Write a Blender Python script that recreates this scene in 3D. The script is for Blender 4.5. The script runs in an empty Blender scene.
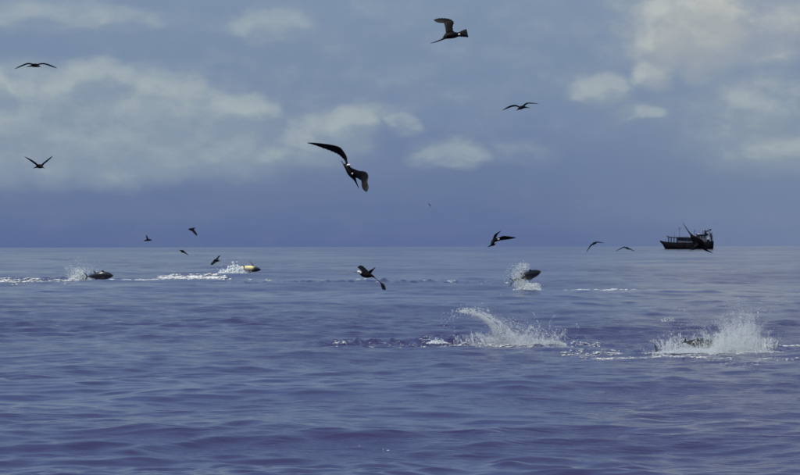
import bpy, bmesh, math, random
import numpy as np
from mathutils import Vector, Matrix, noise

# ------------------------------------------------------------------ camera
F = 3333.0                      # focal length in pixels of an 800 px wide frame (150 mm on 36 mm)
CAM_H = 2.3
R_EARTH = 6371000.0
scene = bpy.context.scene
C = scene.collection
cam_data = bpy.data.cameras.new("camera")
cam_data.sensor_width = 36.0
cam_data.lens = 36.0 * F / 800.0
cam_data.clip_start = 0.1
cam_data.clip_end = 60000.0
cam = bpy.data.objects.new("camera", cam_data)
C.objects.link(cam)
CAM = Vector((0.0, 0.0, CAM_H))
PITCH = math.radians(90.0) + 6.6 / F
ROLL = 1.7 / 800.0
CAM_ROT = Matrix.Rotation(PITCH, 3, 'X') @ Matrix.Rotation(-ROLL, 3, 'Z')
cam.matrix_world = Matrix.Translation(CAM) @ CAM_ROT.to_4x4()
scene.camera = cam


def at(px, py, d):
    """World point d metres down range of the camera, seen at (px, py) of the 800 x 475 frame."""
    v = CAM_ROT @ Vector(((px - 400.0) / F, (237.5 - py) / F, -1.0))
    return CAM + v * (d / v.y)


def lin(r, g, b):
    f = lambda c: (c / 255 / 12.92) if c / 255 <= 0.04045 else ((c / 255 + 0.055) / 1.055) ** 2.4
    return (f(r), f(g), f(b), 1.0)


# ------------------------------------------------------------------ sun, sky
SUN_EL, SUN_AZ = math.radians(56.0), math.radians(218.0)     # azimuth clockwise from +Y
sun_dir = Vector((math.cos(SUN_EL) * math.sin(SUN_AZ), math.cos(SUN_EL) * math.cos(SUN_AZ), math.sin(SUN_EL)))
sd = bpy.data.lights.new("sun", 'SUN')
sd.energy = 4.4
sd.angle = math.radians(0.53)
sd.color = (1.0, 0.96, 0.88)
sun = bpy.data.objects.new("sun", sd)
sun.rotation_euler = (-sun_dir).to_track_quat('-Z', 'Y').to_euler()
sun.location = (0, 0, 60)
C.objects.link(sun)

vs = scene.view_settings
vs.view_transform = 'Standard'
vs.look = 'None'
vs.exposure = 0.0
vs.gamma = 1.0
vs.use_curve_mapping = False
scene.cycles.filter_width = 1.6
scene.cycles.max_bounces = 10
scene.cycles.diffuse_bounces = 8

world = bpy.data.worlds.new("World")
scene.world = world
world.use_nodes = True


class NG:
    """Small helper round a node tree."""
    def __init__(self, tree):
        self.t = tree
        self.n = tree.nodes
        self.l = tree.links

    def new(self, typ, **kw):
        nd = self.n.new(typ)
        for k, v in kw.items():
            setattr(nd, k, v)
        return nd

    def put(self, sock, v):
        if hasattr(v, 'is_output'):
            self.l.new(v, sock)
        else:
            sock.default_value = v

    def m(self, op, a, b=None, c=None, clamp=False):
        nd = self.new('ShaderNodeMath', operation=op, use_clamp=clamp)
        self.put(nd.inputs[0], a)
        if b is not None:
            self.put(nd.inputs[1], b)
        if c is not None:
            self.put(nd.inputs[2], c)
        return nd.outputs[0]

    def mix(self, f, a, b, mode='MIX'):
        nd = self.new('ShaderNodeMix', data_type='RGBA', blend_type=mode)
        self.put(nd.inputs[0], f)
        self.put(nd.inputs[6], a)
        self.put(nd.inputs[7], b)
        return nd.outputs[2]

    def smooth(self, v, lo, hi):
        nd = self.new('ShaderNodeMapRange', interpolation_type='SMOOTHSTEP')
        self.put(nd.inputs['Value'], v)
        nd.inputs['From Min'].default_value = lo
        nd.inputs['From Max'].default_value = hi
        return nd.outputs['Result']

    def noise(self, vec, scale, detail=4.0, rough=0.55, out='Fac'):
        nd = self.new('ShaderNodeTexNoise')
        self.put(nd.inputs['Vector'], vec)
        nd.inputs['Scale'].default_value = scale
        nd.inputs['Detail'].default_value = detail
        nd.inputs['Roughness'].default_value = rough
        return nd.outputs[out]

    def xyz(self, x, y, z):
        nd = self.new('ShaderNodeCombineXYZ')
        self.put(nd.inputs[0], x)
        self.put(nd.inputs[1], y)
        self.put(nd.inputs[2], z)
        return nd.outputs[0]

    def sep(self, v):
        nd = self.new('ShaderNodeSeparateXYZ')
        self.l.new(v, nd.inputs[0])
        return nd.outputs

    def ramp(self, f, stops):
        nd = self.new('ShaderNodeValToRGB')
        self.put(nd.inputs[0], f)
        e = nd.color_ramp.elements
        e[0].position, e[0].color = stops[0]
        e[1].position, e[1].color = stops[-1]
        for p, c in stops[1:-1]:
            k = e.new(p)
            k.color = c
        return nd.outputs[0]


# cloud banks: (x, y, half width, rise above y, depth below y, strength) in units of 1.72 degrees, x from north, y above the horizon
BANKS = [
    (-2.60, 0.95, 2.10, 0.95, 0.42, 1.22), (-3.60, 0.95, 1.2, 1.05, 0.42, 1.22), (-1.60, 1.36, 0.55, 0.30, 0.20, 0.85), (-1.25, 0.85, 0.9, 0.30, 0.22, 0.70),
    (-2.20, 1.25, 0.36, 0.62, 0.35, 0.95), (-1.88, 1.30, 0.30, 0.48, 0.3, 0.95), (-3.05, 1.55, 0.60, 0.42, 0.40, 0.95), (-3.98, 1.55, 0.24, 0.34, 0.22, 1.15), (-0.85, 1.02, 0.80, 0.40, 0.24, 0.80),
    (-0.50, 1.10, 0.36, 0.38, 0.28, 0.95), (0.03, 1.18, 0.26, 0.16, 0.14, 0.80), (0.50, 0.86, 0.46, 0.28, 0.12, 0.84),
    (1.15, 0.88, 0.60, 0.26, 0.14, 0.55), (-3.5, 2.26, 1.0, 0.24, 0.16, 0.80), (-2.7, 2.22, 0.5, 0.2, 0.14, 0.70), (-1.28, 2.14, 0.60, 0.30, 0.14, 0.85),
    (2.75, 2.10, 0.50, 0.70, 0.40, 1.10), (3.05, 2.20, 0.60, 0.60, 0.5, 1.15), (3.6, 2.05, 0.7, 0.70, 0.40, 0.75), (2.50, 1.68, 0.35, 0.32, 0.20, 0.95), (2.0, 1.50, 0.45, 0.34, 0.20, 0.72),
    (2.35, 1.26, 0.45, 0.20, 0.14, 0.70), (3.55, 1.15, 0.95, 0.70, 0.55, 0.85), (2.8, 1.3, 0.8, 0.3, 0.3, 0.5), (0.2, 2.3, 0.7, 0.3, 0.2, 0.40), (1.3, 1.25, 0.6, 0.18, 0.15, 0.45),
    (0.1, 1.7, 0.5, 0.2, 0.15, 0.5), (1.1, 1.9, 0.6, 0.25, 0.2, 0.45),
    (0.0, 1.75, 4.6, 1.2, 0.85, 0.46), (-1.0, 1.5, 3.0, 0.5, 0.5, 0.52), (2.9, 2.2, 1.1, 0.8, 0.7, 0.90), (-1.5, 0.95, 1.5, 0.6, 0.3, 0.75),
    (3.4, 3.7, 2.2, 1.8, 1.3, 0.80), (-2.8, 1.1, 1.6, 0.55, 0.3, 0.9),
    (-5.6, 1.1, 1.6, 0.9, 0.2, 0.85), (5.4, 1.2, 1.5, 0.8, 0.3, 0.85), (-8.2, 1.0, 1.9, 0.6, 0.2, 0.8), (7.8, 0.9, 1.4, 0.5, 0.2, 0.8),
]


# the heads that stand up inside the banks: (x, y, half width, rise)
PUFFS = [(-2.50, 1.35, .36, .30), (-2.08, 1.45, .26, .30), (-1.85, 1.36, .24, .26), (-1.50, 1.34, .42, .22), (-3.80, 1.18, .34, .22), (-3.40, 0.98, .40, .24), (-2.85, 1.00, .40, .26),
         (-2.20, 0.88, .42, .28), (-1.72, 0.86, .30, .20), (-0.58, 1.16, .40, .28), (-0.95, 0.98, .34, .24), (-0.25, 1.22, .22, .22), (-1.10, 0.84, .45, .20), (-3.10, 1.62, .45, .28), (-3.96, 1.60, .18, .30),
         (2.62, 2.06, .36, .44), (3.05, 2.18, .40, .30), (2.52, 1.72, .26, .26), (3.0, 1.66, .20, .16), (3.5, 1.30, .40, .26), (3.75, 0.95, .40, .22), (2.05, 1.50, .36, .24), (2.4, 1.26, .30, .16)]


def cloud_group():
    g = bpy.data.node_groups.new("cloud_density", 'ShaderNodeTree')
    g.interface.new_socket("P", in_out='INPUT', socket_type='NodeSocketVector')
    g.interface.new_socket("Density", in_out='OUTPUT', socket_type='NodeSocketFloat')
    k = NG(g)
    gi, go = k.new('NodeGroupInput'), k.new('NodeGroupOutput')
    P = gi.outputs[0]
    px_, py_, _ = k.sep(P)
    Q = k.xyz(k.m('MULTIPLY', px_, 0.78), k.m('MULTIPLY', py_, 1.25), 0.0)
    w1 = k.noise(Q, 1.5, 5.0, 0.56, 'Color')
    sub = k.new('ShaderNodeVectorMath', operation='SUBTRACT')
    k.l.new(w1, sub.inputs[0])
    sub.inputs[1].default_value = (0.5, 0.5, 0.5)
    mul = k.new('ShaderNodeVectorMath', operation='MULTIPLY')
    k.l.new(sub.outputs[0], mul.inputs[0])
    mul.inputs[1].default_value = (0.62, 0.36, 0.0)
    add = k.new('ShaderNodeVectorMath', operation='ADD')
    k.l.new(P, add.inputs[0])
    k.l.new(mul.outputs[0], add.inputs[1])
    x, y, _ = k.sep(add.outputs[0])
    total = None
    for (cx, cy, rx, up, dn, s) in BANKS:
        dx = k.m('DIVIDE', k.m('SUBTRACT', x, cx), rx)
        dy = k.m('SUBTRACT', y, cy)
        dy = k.m('MAXIMUM', k.m('DIVIDE', dy, up), k.m('DIVIDE', dy, -dn))
        q = k.m('MULTIPLY_ADD', dx, dx, k.m('MULTIPLY', dy, dy))
        v = k.m('MULTIPLY', k.m('SUBTRACT', 1.25, q, clamp=True), s)
        total = v if total is None else k.m('SMOOTH_MAX', total, v, 0.15)
    tops = None
    for (cx, cy, rx, up) in PUFFS:
        dx = k.m('DIVIDE', k.m('SUBTRACT', x, cx), rx)
        dy = k.m('SUBTRACT', y, cy)
        dy = k.m('MAXIMUM', k.m('DIVIDE', dy, up), k.m('DIVIDE', dy, -0.55 * up))
        q = k.m('SUBTRACT', 1.1, k.m('MULTIPLY_ADD', dx, dx, k.m('MULTIPLY', dy, dy)), clamp=True)
        tops = q if tops is None else k.m('SMOOTH_MAX', tops, q, 0.1)
    total = k.m('ADD', total, k.m('MULTIPLY', tops, 0.30))
    fine = k.noise(Q, 2.3, 7.0, 0.58)
    d = k.m('ADD', total, k.m('MULTIPLY', k.m('SUBTRACT', fine, 0.5), 1.0))
    k.l.new(k.smooth(d, 0.08, 1.5), go.inputs[0])
    return g


def build_sky():
    k = NG(world.node_tree)
    for nd in list(k.n):
        k.n.remove(nd)
    out = k.new('ShaderNodeOutputWorld')
    bg = k.new('ShaderNodeBackground')
    sky = k.new('ShaderNodeTexSky', sky_type='NISHITA')
    sky.sun_disc = False
    sky.sun_elevation = SUN_EL
    sky.sun_rotation = SUN_AZ
    sky.air_density = 1.0
    sky.dust_density = 1.2
    sky.ozone_density = 2.0
    tc = k.new('ShaderNodeTexCoord')
    dx, dy, dz = k.sep(tc.outputs['Generated'])
    u = k.m('MULTIPLY', k.m('ARCTAN2', dx, dy), 33.33)
    v = k.m('MULTIPLY', k.m('ARCSINE', dz), 33.33)
    P = k.xyz(u, v, 0.0)
    # low air over the sea: the sky seen through a long damp path, blue-violet at the horizon, greyer above
    air = k.ramp(k.m('MULTIPLY', v, 0.1, clamp=True), [
        (0.0, lin(90, 107, 150)), (0.018, lin(95, 112, 152)), (0.045, lin(100, 118, 154)), (0.08, lin(107, 125, 158)), (0.14, lin(115, 135, 165)),
        (0.24, lin(122, 143, 170)), (0.55, lin(112, 136, 174)), (1.0, lin(94, 120, 170))])
    # the air on the right holds more vapour
    right = k.smooth(u, 0.8, 4.2)
    air = k.mix(k.m('MULTIPLY', right, 0.36), air, lin(134, 150, 168))
    streak = k.noise(k.xyz(k.m('MULTIPLY', u, 0.35), k.m('MULTIPLY', v, 2.2), 3.0), 1.0, 4.0, 0.5)
    air = k.mix(k.m('MULTIPLY', k.m('SUBTRACT', streak, 0.42, clamp=True), 0.7), air, lin(126, 141, 166))
    nish = k.mix(1.0, sky.outputs[0], (0.10, 0.10, 0.10, 1), 'MULTIPLY')
    f = k.new('ShaderNodeMapRange', interpolation_type='SMOOTHSTEP')
    k.l.new(v, f.inputs['Value'])
    f.inputs['From Min'].default_value = 2.0
    f.inputs['From Max'].default_value = 22.0
    f.inputs['To Min'].default_value = 1.0
    f.inputs['To Max'].default_value = 0.25
    base = k.mix(f.outputs['Result'], nish, air)
    # clouds
    grp = cloud_group()
    g1 = k.new('ShaderNodeGroup', node_tree=grp)
    k.l.new(P, g1.inputs[0])
    g2 = k.new('ShaderNodeGroup', node_tree=grp)
    k.l.new(k.xyz(k.m('SUBTRACT', u, 0.06), k.m('ADD', v, 0.16), 0.0), g2.inputs[0])
    d1, d2 = g1.outputs[0], g2.outputs[0]
    lit = k.smooth(k.m('SUBTRACT', d1, d2), -0.14, 0.46)
    grain = k.noise(k.xyz(k.m('MULTIPLY', u, 0.8), k.m('MULTIPLY', v, 1.3), 2.0), 3.6, 6.0, 0.6)
    lit = k.m('MULTIPLY_ADD', k.m('SUBTRACT', grain, 0.5), 1.3, lit, clamp=True)
    high_r = k.m('MULTIPLY', right, k.smooth(v, 1.3, 2.0))
    shade_c = k.mix(high_r, k.mix(right, lin(138, 154, 170), lin(145, 158, 169)), lin(174, 178, 177))
    lit_c = k.mix(high_r, lin(168, 180, 183), lin(206, 205, 196))
    ccol = k.mix(lit, shade_c, lit_c)
    low = k.mix(k.m('MULTIPLY', d1, 0.88), base, ccol)
    # broken cloud over the rest of the sky, laid out on a flat layer overhead
    inv = k.m('DIVIDE', 1.0, k.m('ADD', k.m('MAXIMUM', dz, 0.0), 0.06))
    hp = k.xyz(k.m('MULTIPLY', dx, inv), k.m('MULTIPLY', dy, inv), 0.0)
    hn = k.smooth(k.noise(hp, 0.9, 6.0, 0.58), 0.50, 0.74)
    hf = k.m('MULTIPLY', hn, k.smooth(v, 2.6, 6.0))
    full = k.mix(k.m('MULTIPLY', hf, 0.38), low, lin(168, 178, 186))
    k.l.new(full, bg.inputs['Color'])
    bg.inputs['Strength'].default_value = 1.0
    k.l.new(bg.outputs[0], out.inputs[0])


build_sky()
world.cycles.sampling_method = 'MANUAL'
world.cycles.sample_map_resolution = 512


# ------------------------------------------------------------------ sea
rng = np.random.default_rng(7)


def make_waves():
    ws = []
    head = -math.pi / 2 + 0.35                     # the waves run towards the camera and a little to the right
    for lam0, n, slope, spread in ((26, 7, 0.016, 0.45), (11, 12, 0.020, 0.6), (5.2, 18, 0.025, 0.8), (2.5, 30, 0.046, 0.85),
                                   (1.25, 40, 0.076, 0.75), (0.62, 46, 0.104, 0.65), (0.34, 46, 0.088, 0.55)):
        for i in range(n):
            lam = lam0 * math.exp(rng.uniform(-0.40, 0.40))
            th = head + rng.normal(0, spread)
            k = 2 * math.pi / lam
            a = slope / k * math.sqrt(2.0 / n)
            ws.append((k * math.cos(th), k * math.sin(th), a, rng.uniform(0, 2 * math.pi), lam))
    return ws


WAVES = make_waves()
MODS = [(rng.uniform(-0.10, 0.10), rng.uniform(0.05, 0.22), rng.uniform(0, 6.28)) for _ in range(7)]
CHOP = [(rng.normal(0, 1), rng.normal(0, 1), rng.uniform(0, 6.28), rng.uniform(0.22, 0.62)) for _ in range(36)]


def sea_point(px, py):
    """Where the line of sight through (px, py) meets the mean sea (earth curvature included)."""
    v = CAM_ROT @ Vector(((px - 400.0) / F, (237.5 - py) / F, -1.0))
    v = v / v.y
    d = -CAM_H / v.z if v.z < 0 else 5000.0
    for _ in range(20):
        d = (CAM_H + d * d / (2 * R_EARTH)) / max(1e-5, -v.z)
        d = min(d, 5400.0)
    return Vector((v.x * d, d, 0.0))


# places where fish have torn the surface up: (x, y, half width, half depth, height)
TORN = []
for (xa, xb, py, hd, hgt) in ((326, 480, 344.5, 2.8, 0.052), (440, 600, 344.5, 2.8, 0.046), (556, 594, 337.5, 1.2, 0.060), (410, 480, 338.5, 1.2, 0.045),
                              (630, 800, 348.5, 2.0, 0.036), (-20, 250, 280.0, 4.0, 0.050), (230, 500, 283.0, 5.0, 0.070), (535, 645, 291.0, 3.0, 0.055)):
    p, q = sea_point(xa, py), sea_point(xb, py)
    TORN.append(((p.x + q.x) / 2, p.y, (q.x - p.x) / 2, hd, hgt))


def row_step(r):
    r = np.asarray(r, dtype=np.float64)
    s = np.where(r < 30, 0.05 + (30 - r) * 0.06, 0.05)
    s = np.where(r >= 30, np.interp(r, [30, 45, 62, 95, 150, 260, 420, 900, 2000, 6000, 20000], [0.052, 0.066, 0.095, 0.155, 0.32, 0.62, 1.2, 4.0, 18, 100, 900]), s)
    return s


COL_STEP = math.radians(16.0) / 470


def sea_height(x, y, dr, dt, sway=False):
    r = np.sqrt(x * x + y * y) + 1e-6
    ex, ey = x / r, y / r
    m = np.zeros_like(x)
    for (a, b, p) in MODS:
        m += np.sin(a * x + b * y + p)
    m = np.clip(0.85 + 0.14 * m, 0.45, 1.25)
    z = np.zeros_like(x)
    sx, sy = np.zeros_like(x), np.zeros_like(x)
    for (kx, ky, a, p, lam) in WAVES:
        kr = (kx * ex + ky * ey) * dr
        kt = (-kx * ey + ky * ex) * dt
        w = np.exp(-0.5 * (kr * kr + kt * kt)) * a
        if lam < 3.2:
            w = w * m
        ph = kx * x + ky * y + p
        z += w * np.sin(ph)
        if sway:                                   # water gathers towards the crests and sharpens them
            w = w * np.cos(ph) * (1.25 * lam / (2 * np.pi))
            sx += w * kx
            sy += w * ky
    # one long swell standing up just in front of the lens
    z += 0.085 * np.sin(2 * np.pi * (y - 38.5 + 0.10 * x) / 12.0) * np.exp(-((y - 39.0) / 11.0) ** 2)
    for (cx, cy, hw, hd, hgt) in TORN:
        e = np.exp(-np.abs((x - cx) / hw) ** 4 - ((y - cy) / hd) ** 2)
        sel = e > 0.01
        if not np.any(sel):
            continue
        xs, ys = x[sel], y[sel]
        c = np.zeros_like(xs)
        far = max(1.0, cy / 95.0)
        for (a, b, p, lam) in CHOP:
            kk = 2 * np.pi / (lam * far) / math.hypot(a, b)
            c += np.sin(kk * (a * xs + b * ys) + p)
        c = c / math.sqrt(len(CHOP))
        z[sel] += e[sel] * hgt * (0.7 + np.maximum(c, -0.7))
    z = z - r * r / (2 * R_EARTH)
    return (z, sx, sy) if sway else z


def sea_z(x, y):
    x, y = np.atleast_1d(np.asarray(x, dtype=np.float64)), np.atleast_1d(np.asarray(y, dtype=np.float64))
    r = np.hypot(x, y)
    return sea_height(x, y, row_step(r), r * COL_STEP)


def set_mesh(name, verts, faces, smooth=True):
    """A mesh from numpy arrays; faces is (n, k) with k = 3 or 4."""
    me = bpy.data.meshes.new(name)
    n, kf = faces.shape
    me.vertices.add(len(verts))
    me.vertices.foreach_set("co", np.ascontiguousarray(verts, dtype=np.float32).ravel())
    me.loops.add(n * kf)
    me.loops.foreach_set("vertex_index", np.ascontiguousarray(faces, dtype=np.int32).ravel())
    me.polygons.add(n)
    me.polygons.foreach_set("loop_start", np.arange(0, n * kf, kf, dtype=np.int32))
    me.polygons.foreach_set("use_smooth", np.full(n, smooth, dtype=bool))
    me.update(calc_edges=True)
    return me


def new_mat(name):
    m = bpy.data.materials.new(name)
    m.use_nodes = True
    k = NG(m.node_tree)
    return m, k, k.n['Principled BSDF']


def water_material():
    m, k, b = new_mat("sea_water")
    tc = k.new('ShaderNodeTexCoord')
    x, y, z = k.sep(tc.outputs['Object'])
    n1 = k.noise(k.xyz(k.m('MULTIPLY', x, 0.95), k.m('MULTIPLY', y, 2.7), 0.0), 1.0, 4.0, 0.58)
    n1 = k.m('SUBTRACT', 1.0, k.m('ABSOLUTE', k.m('MULTIPLY_ADD', n1, 2.0, -1.0)))
    n2 = k.noise(k.xyz(k.m('MULTIPLY_ADD', y, 0.8, k.m('MULTIPLY', x, 3.0)), k.m('MULTIPLY', y, 8.0), 0.0), 1.0, 3.0, 0.55)
    big = k.noise(k.xyz(k.m('MULTIPLY', x, 0.10), k.m('MULTIPLY', y, 0.16), 0.0), 1.0, 3.0, 0.5)
    amt = k.smooth(big, 0.35, 0.66)
    paws = k.smooth(k.noise(k.xyz(k.m('MULTIPLY', x, 0.030), k.m('MULTIPLY', y, 0.016), 5.0), 1.0, 6.0, 0.62), 0.42, 0.64)
    amt = k.m('MULTIPLY_ADD', paws, 2.0, amt)
    h = k.m('ADD', k.m('MULTIPLY', n1, 0.034), k.m('MULTIPLY', n2, 0.015))
    h = k.m('MULTIPLY', h, k.m('MULTIPLY_ADD', amt, 0.55, 0.12))
    bp = k.new('ShaderNodeBump')
    bp.inputs['Strength'].default_value = 1.0
    bp.inputs['Distance'].default_value = 1.0
    k.l.new(h, bp.inputs['Height'])
    k.l.new(bp.outputs[0], b.inputs['Normal'])
    b.inputs['Base Color'].default_value = (0.030, 0.026, 0.078, 1)
    b.inputs['Roughness'].default_value = 0.06
    b.inputs['IOR'].default_value = 1.333
    return m


def build_sea():
    rows = [0.6]
    while rows[-1] < 16000:
        rows.append(rows[-1] + float(row_step(rows[-1])))
    r = np.array(rows)
    fine = np.radians(8.0)
    th = np.concatenate([np.linspace(-fine, fine, 471), np.linspace(fine, 2 * np.pi - fine, 46)[1:-1]])
    nc, nr = len(th), len(r)
    dth = np.abs(np.roll(th, -1) - np.roll(th, 1)) / 2
    dth[0] = dth[470] = COL_STEP
    dth = np.clip(dth, COL_STEP, 0.2)
    Rm, Tm = np.meshgrid(r, th, indexing='ij')
    x, y = Rm * np.sin(Tm), Rm * np.cos(Tm)
    z, sx, sy = sea_height(x, y, row_step(Rm), Rm * dth[None, :], True)
    x, y = x + sx, y + sy
    v = np.stack([x, y, z], -1).reshape(-1, 3)
    i = np.arange(nr - 1)[:, None] * nc
    j = np.arange(nc)[None, :]
    j2 = (j + 1) % nc
    f = np.stack([i + j, i + nc + j, i + nc + j2, i + j2], -1).reshape(-1, 4)[:, ::-1]
    cap = np.array([[0, 0, 0.0]])
    me = set_mesh("sea", v, f)
    me.materials.append(water_material())
    o = bpy.data.objects.new("sea", me)
    o["kind"] = "structure"
    o["label"] = "calm dark blue sea with low rippled swell reaching the horizon"
    C.objects.link(o)
    print("sea", nr, nc, len(f))


build_sea()


# ------------------------------------------------------------------ small helpers for things
def tag(o, label, cat, group=None, kind=None):
    if label:
        o["label"] = label
    if cat:
        o["category"] = cat
    if group:
        o["group"] = group
    if kind:
        o["kind"] = kind
    return o


def link_mesh(name, me, parent=None):
    o = bpy.data.objects.new(name, me)
    C.objects.link(o)
    if parent:
        o.parent = parent
    return o


def catmull(pts, n):
    """Points (equal length tuples) refined to n samples a segment."""
    P = [np.array(p, dtype=float) for p in pts]
    P = [2 * P[0] - P[1]] + P + [2 * P[-1] - P[-2]]
    out = []
    for i in range(1, len(P) - 2):
        a, b, c, d = P[i - 1], P[i], P[i + 1], P[i + 2]
        for s in range(n):
            t = s / n
            out.append(0.5 * ((2 * b) + (c - a) * t + (2 * a - 5 * b + 4 * c - d) * t * t + (3 * b - a - 3 * c + d) * t ** 3))
    out.append(P[-2])
    return out


def tube_mesh(bm, pts, mats=None, seg=10, sub=3, flat=1.0):
    """pts: (Vector, radius); one closed skin."""
    raw = catmull([(*p, r) for p, r in pts], sub)
    rings = []
    n = len(raw)
    up = Vector((0, 0, 1))
    for i, q in enumerate(raw):
        p, r = Vector(q[:3]), max(0.002, q[3])
        t = Vector(raw[min(n - 1, i + 1)][:3]) - Vector(raw[max(0, i - 1)][:3])
        t.normalize()
        s = t.cross(up)
        if s.length < 1e-4:
            s = Vector((1, 0, 0))
        s.normalize()
        w = s.cross(t)
        rings.append([bm.verts.new(p + (s * math.cos(a) * flat + w * math.sin(a)) * r) for a in (2 * math.pi * j / seg for j in range(seg))])
    for i in range(n - 1):
        mi = 0
        if mats:
            mi = mats[min(len(mats) - 1, i // sub)]
        for j in range(seg):
            f = bm.faces.new((rings[i][j], rings[i][(j + 1) % seg], rings[i + 1][(j + 1) % seg], rings[i + 1][j]))
            f.material_index = mi
            f.smooth = True
    for ring, rev in ((rings[0], True), (rings[-1], False)):
        f = bm.faces.new(ring[::-1] if rev else ring)
        f.smooth = True
        f.material_index = mats[0 if rev else -1] if mats else 0


PROFILE = [(0.0, 0.0), (0.08, 0.62), (0.30, 1.0), (0.62, 0.55), (1.0, 0.06), (1.0, -0.06), (0.62, -0.30), (0.30, -0.55), (0.08, -0.45)]


def blade_mesh(bm, secs, mats=None, sub=3, notch=0.07):
    """secs: (A, B, thickness), A the leading edge and B the trailing edge; one closed lens-section skin with notched feather tips."""
    raw = catmull([(*a, *b, t) for a, b, t in secs], sub)
    rings = []
    n = len(raw)
    mid = [(Vector(q[:3]) + Vector(q[3:6])) / 2 for q in raw]
    prev = None
    for i, q in enumerate(raw):
        A, B, t = Vector(q[:3]), Vector(q[3:6]), max(0.0015, q[6])
        if i % 2 and notch:
            B = B + (A - B) * notch
        ch = B - A
        sp = mid[min(n - 1, i + 1)] - mid[max(0, i - 1)]
        nv = ch.cross(sp)
        if nv.length < 1e-7:
            nv = prev or Vector((0, 0, 1))
        nv.normalize()
        if prev is not None and nv.dot(prev) < 0:
            nv = -nv
        prev = nv
        rings.append([bm.verts.new(A + ch * u + nv * (w * t)) for u, w in PROFILE])
    m = len(PROFILE)
    for i in range(n - 1):
        mi = mats[min(len(mats) - 1, i // sub)] if mats else 0
        for j in range(m):
            f = bm.faces.new((rings[i][j], rings[i][(j + 1) % m], rings[i + 1][(j + 1) % m], rings[i + 1][j]))
            f.material_index = mi
            f.smooth = True
    for ring, rev in ((rings[0], True), (rings[-1], False)):
        f = bm.faces.new(ring[::-1] if rev else ring)
        f.material_index = mats[0 if rev else -1] if mats else 0


def ellipsoid_mesh(bm, c, rx, ry, rz, mi=0, rot=None):
    mt = Matrix.Translation(c) @ (rot.to_4x4() if rot else Matrix.Identity(4)) @ Matrix.Diagonal((rx, ry, rz, 1))
    r = bmesh.ops.create_icosphere(bm, subdivisions=2, radius=1.0, matrix=mt)
    for f in {f for v in r['verts'] for f in v.link_faces}:
        f.material_index = mi
        f.smooth = True


def bm_mesh(name, bm, mats):
    bmesh.ops.recalc_face_normals(bm, faces=bm.faces)
    me = bpy.data.meshes.new(name)
    bm.to_mesh(me)
    bm.free()
    for m in mats:
        me.materials.append(m)
    return me


def weld(name, builders, mats):
    """Union of closed skins into one continuous skin."""
    objs = []
    for fn in builders:
        bm = bmesh.new()
        fn(bm)
        o = bpy.data.objects.new("weld", bm_mesh("weld", bm, mats))
        C.objects.link(o)
        objs.append(o)
    base = objs[0]
    for o in objs[1:]:
        md = base.modifiers.new("u", 'BOOLEAN')
        md.operation = 'UNION'
        md.solver = 'EXACT'
        md.use_self = True
        md.object = o
    dg = bpy.context.evaluated_depsgraph_get()
    me = bpy.data.meshes.new_from_object(base.evaluated_get(dg))
    me.name = name
    ok = len(me.polygons) > 40
    if not ok:
        print("weld failed", name)
    for o in objs:
        d = o.data
        bpy.data.objects.remove(o)
        bpy.data.meshes.remove(d)
    return me


# ------------------------------------------------------------------ materials of birds and fish
def plumage(name, col, var, rough=0.55):
    m, k, b = new_mat(name)
    tc = k.new('ShaderNodeTexCoord')
    n = k.noise(tc.outputs['Object'], 38.0, 4.0, 0.6)
    k.l.new(k.mix(k.smooth(n, 0.3, 0.7), col, var), b.inputs['Base Color'])
    b.inputs['Roughness'].default_value = rough
    b.inputs['Specular IOR Level'].default_value = 0.12
    bp = k.new('ShaderNodeBump')
    bp.inputs['Strength'].default_value = 0.35
    bp.inputs['Distance'].default_value = 0.01
    k.l.new(n, bp.inputs['Height'])
    k.l.new(bp.outputs[0], b.inputs['Normal'])
    return m


M_BLACK = plumage("black_feathers", (0.0016, 0.0016, 0.0022, 1), (0.0045, 0.0042, 0.005, 1))
M_WHITE = plumage("white_feathers", (0.55, 0.54, 0.52, 1), (0.72, 0.71, 0.68, 1))
M_BROWN = plumage("brown_feathers", (0.007, 0.006, 0.005, 1), (0.020, 0.017, 0.013, 1))
M_GREY = plumage("grey_tail_feathers", (0.010, 0.0105, 0.013, 1), (0.026, 0.027, 0.032, 1))
M_BILL = plumage("horn_bill", (0.05, 0.05, 0.055, 1), (0.09, 0.09, 0.095, 1), 0.4)
BIRD_MATS = [M_BLACK, M_WHITE, M_BROWN, M_GREY]

BIRD_GROUP = "seabirds circling over the feeding fish"


def bird(label, d, body, blades, spots=(), bill=None, body_mats=None, flat=1.0, group=None):
    """body: (px, py, dz, radius) from head to tail root; blades: (sections, mats) with sections (Ax, Ay, Adz, Bx, By, Bdz, thickness);
    spots: (px, py, dz, rx, ry, rz) white patches; bill: body-style points. All seen from the camera d metres away, dz metres farther."""
    c = at(body[len(body) // 2][0], body[len(body) // 2][1], d)
    L = lambda px, py, dz: at(px, py, d + dz) - c
    bld = [lambda bm: tube_mesh(bm, [(L(x, y, z), r) for x, y, z, r in body], body_mats, flat=flat)]
    for secs, mats in blades:
        bld.append(lambda bm, secs=secs, mats=mats: blade_mesh(bm, [(L(*s[:3]), L(*s[3:6]), s[6]) for s in secs], mats))
    for (x, y, z, rx, ry, rz) in spots:
        bld.append(lambda bm, x=x, y=y, z=z, rx=rx, ry=ry, rz=rz: ellipsoid_mesh(bm, L(x, y, z), rx, ry, rz, 1))
    o = link_mesh("bird", weld("bird", bld, BIRD_MATS))
    o.location = c
    tag(o, label, "bird", BIRD_GROUP)
    if bill:
        bm = bmesh.new()
        tube_mesh(bm, [(L(x, y, z), r) for x, y, z, r in bill], None, seg=7)
        link_mesh("bill", bm_mesh("bill", bm, [M_BILL]), o)
    return o


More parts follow.
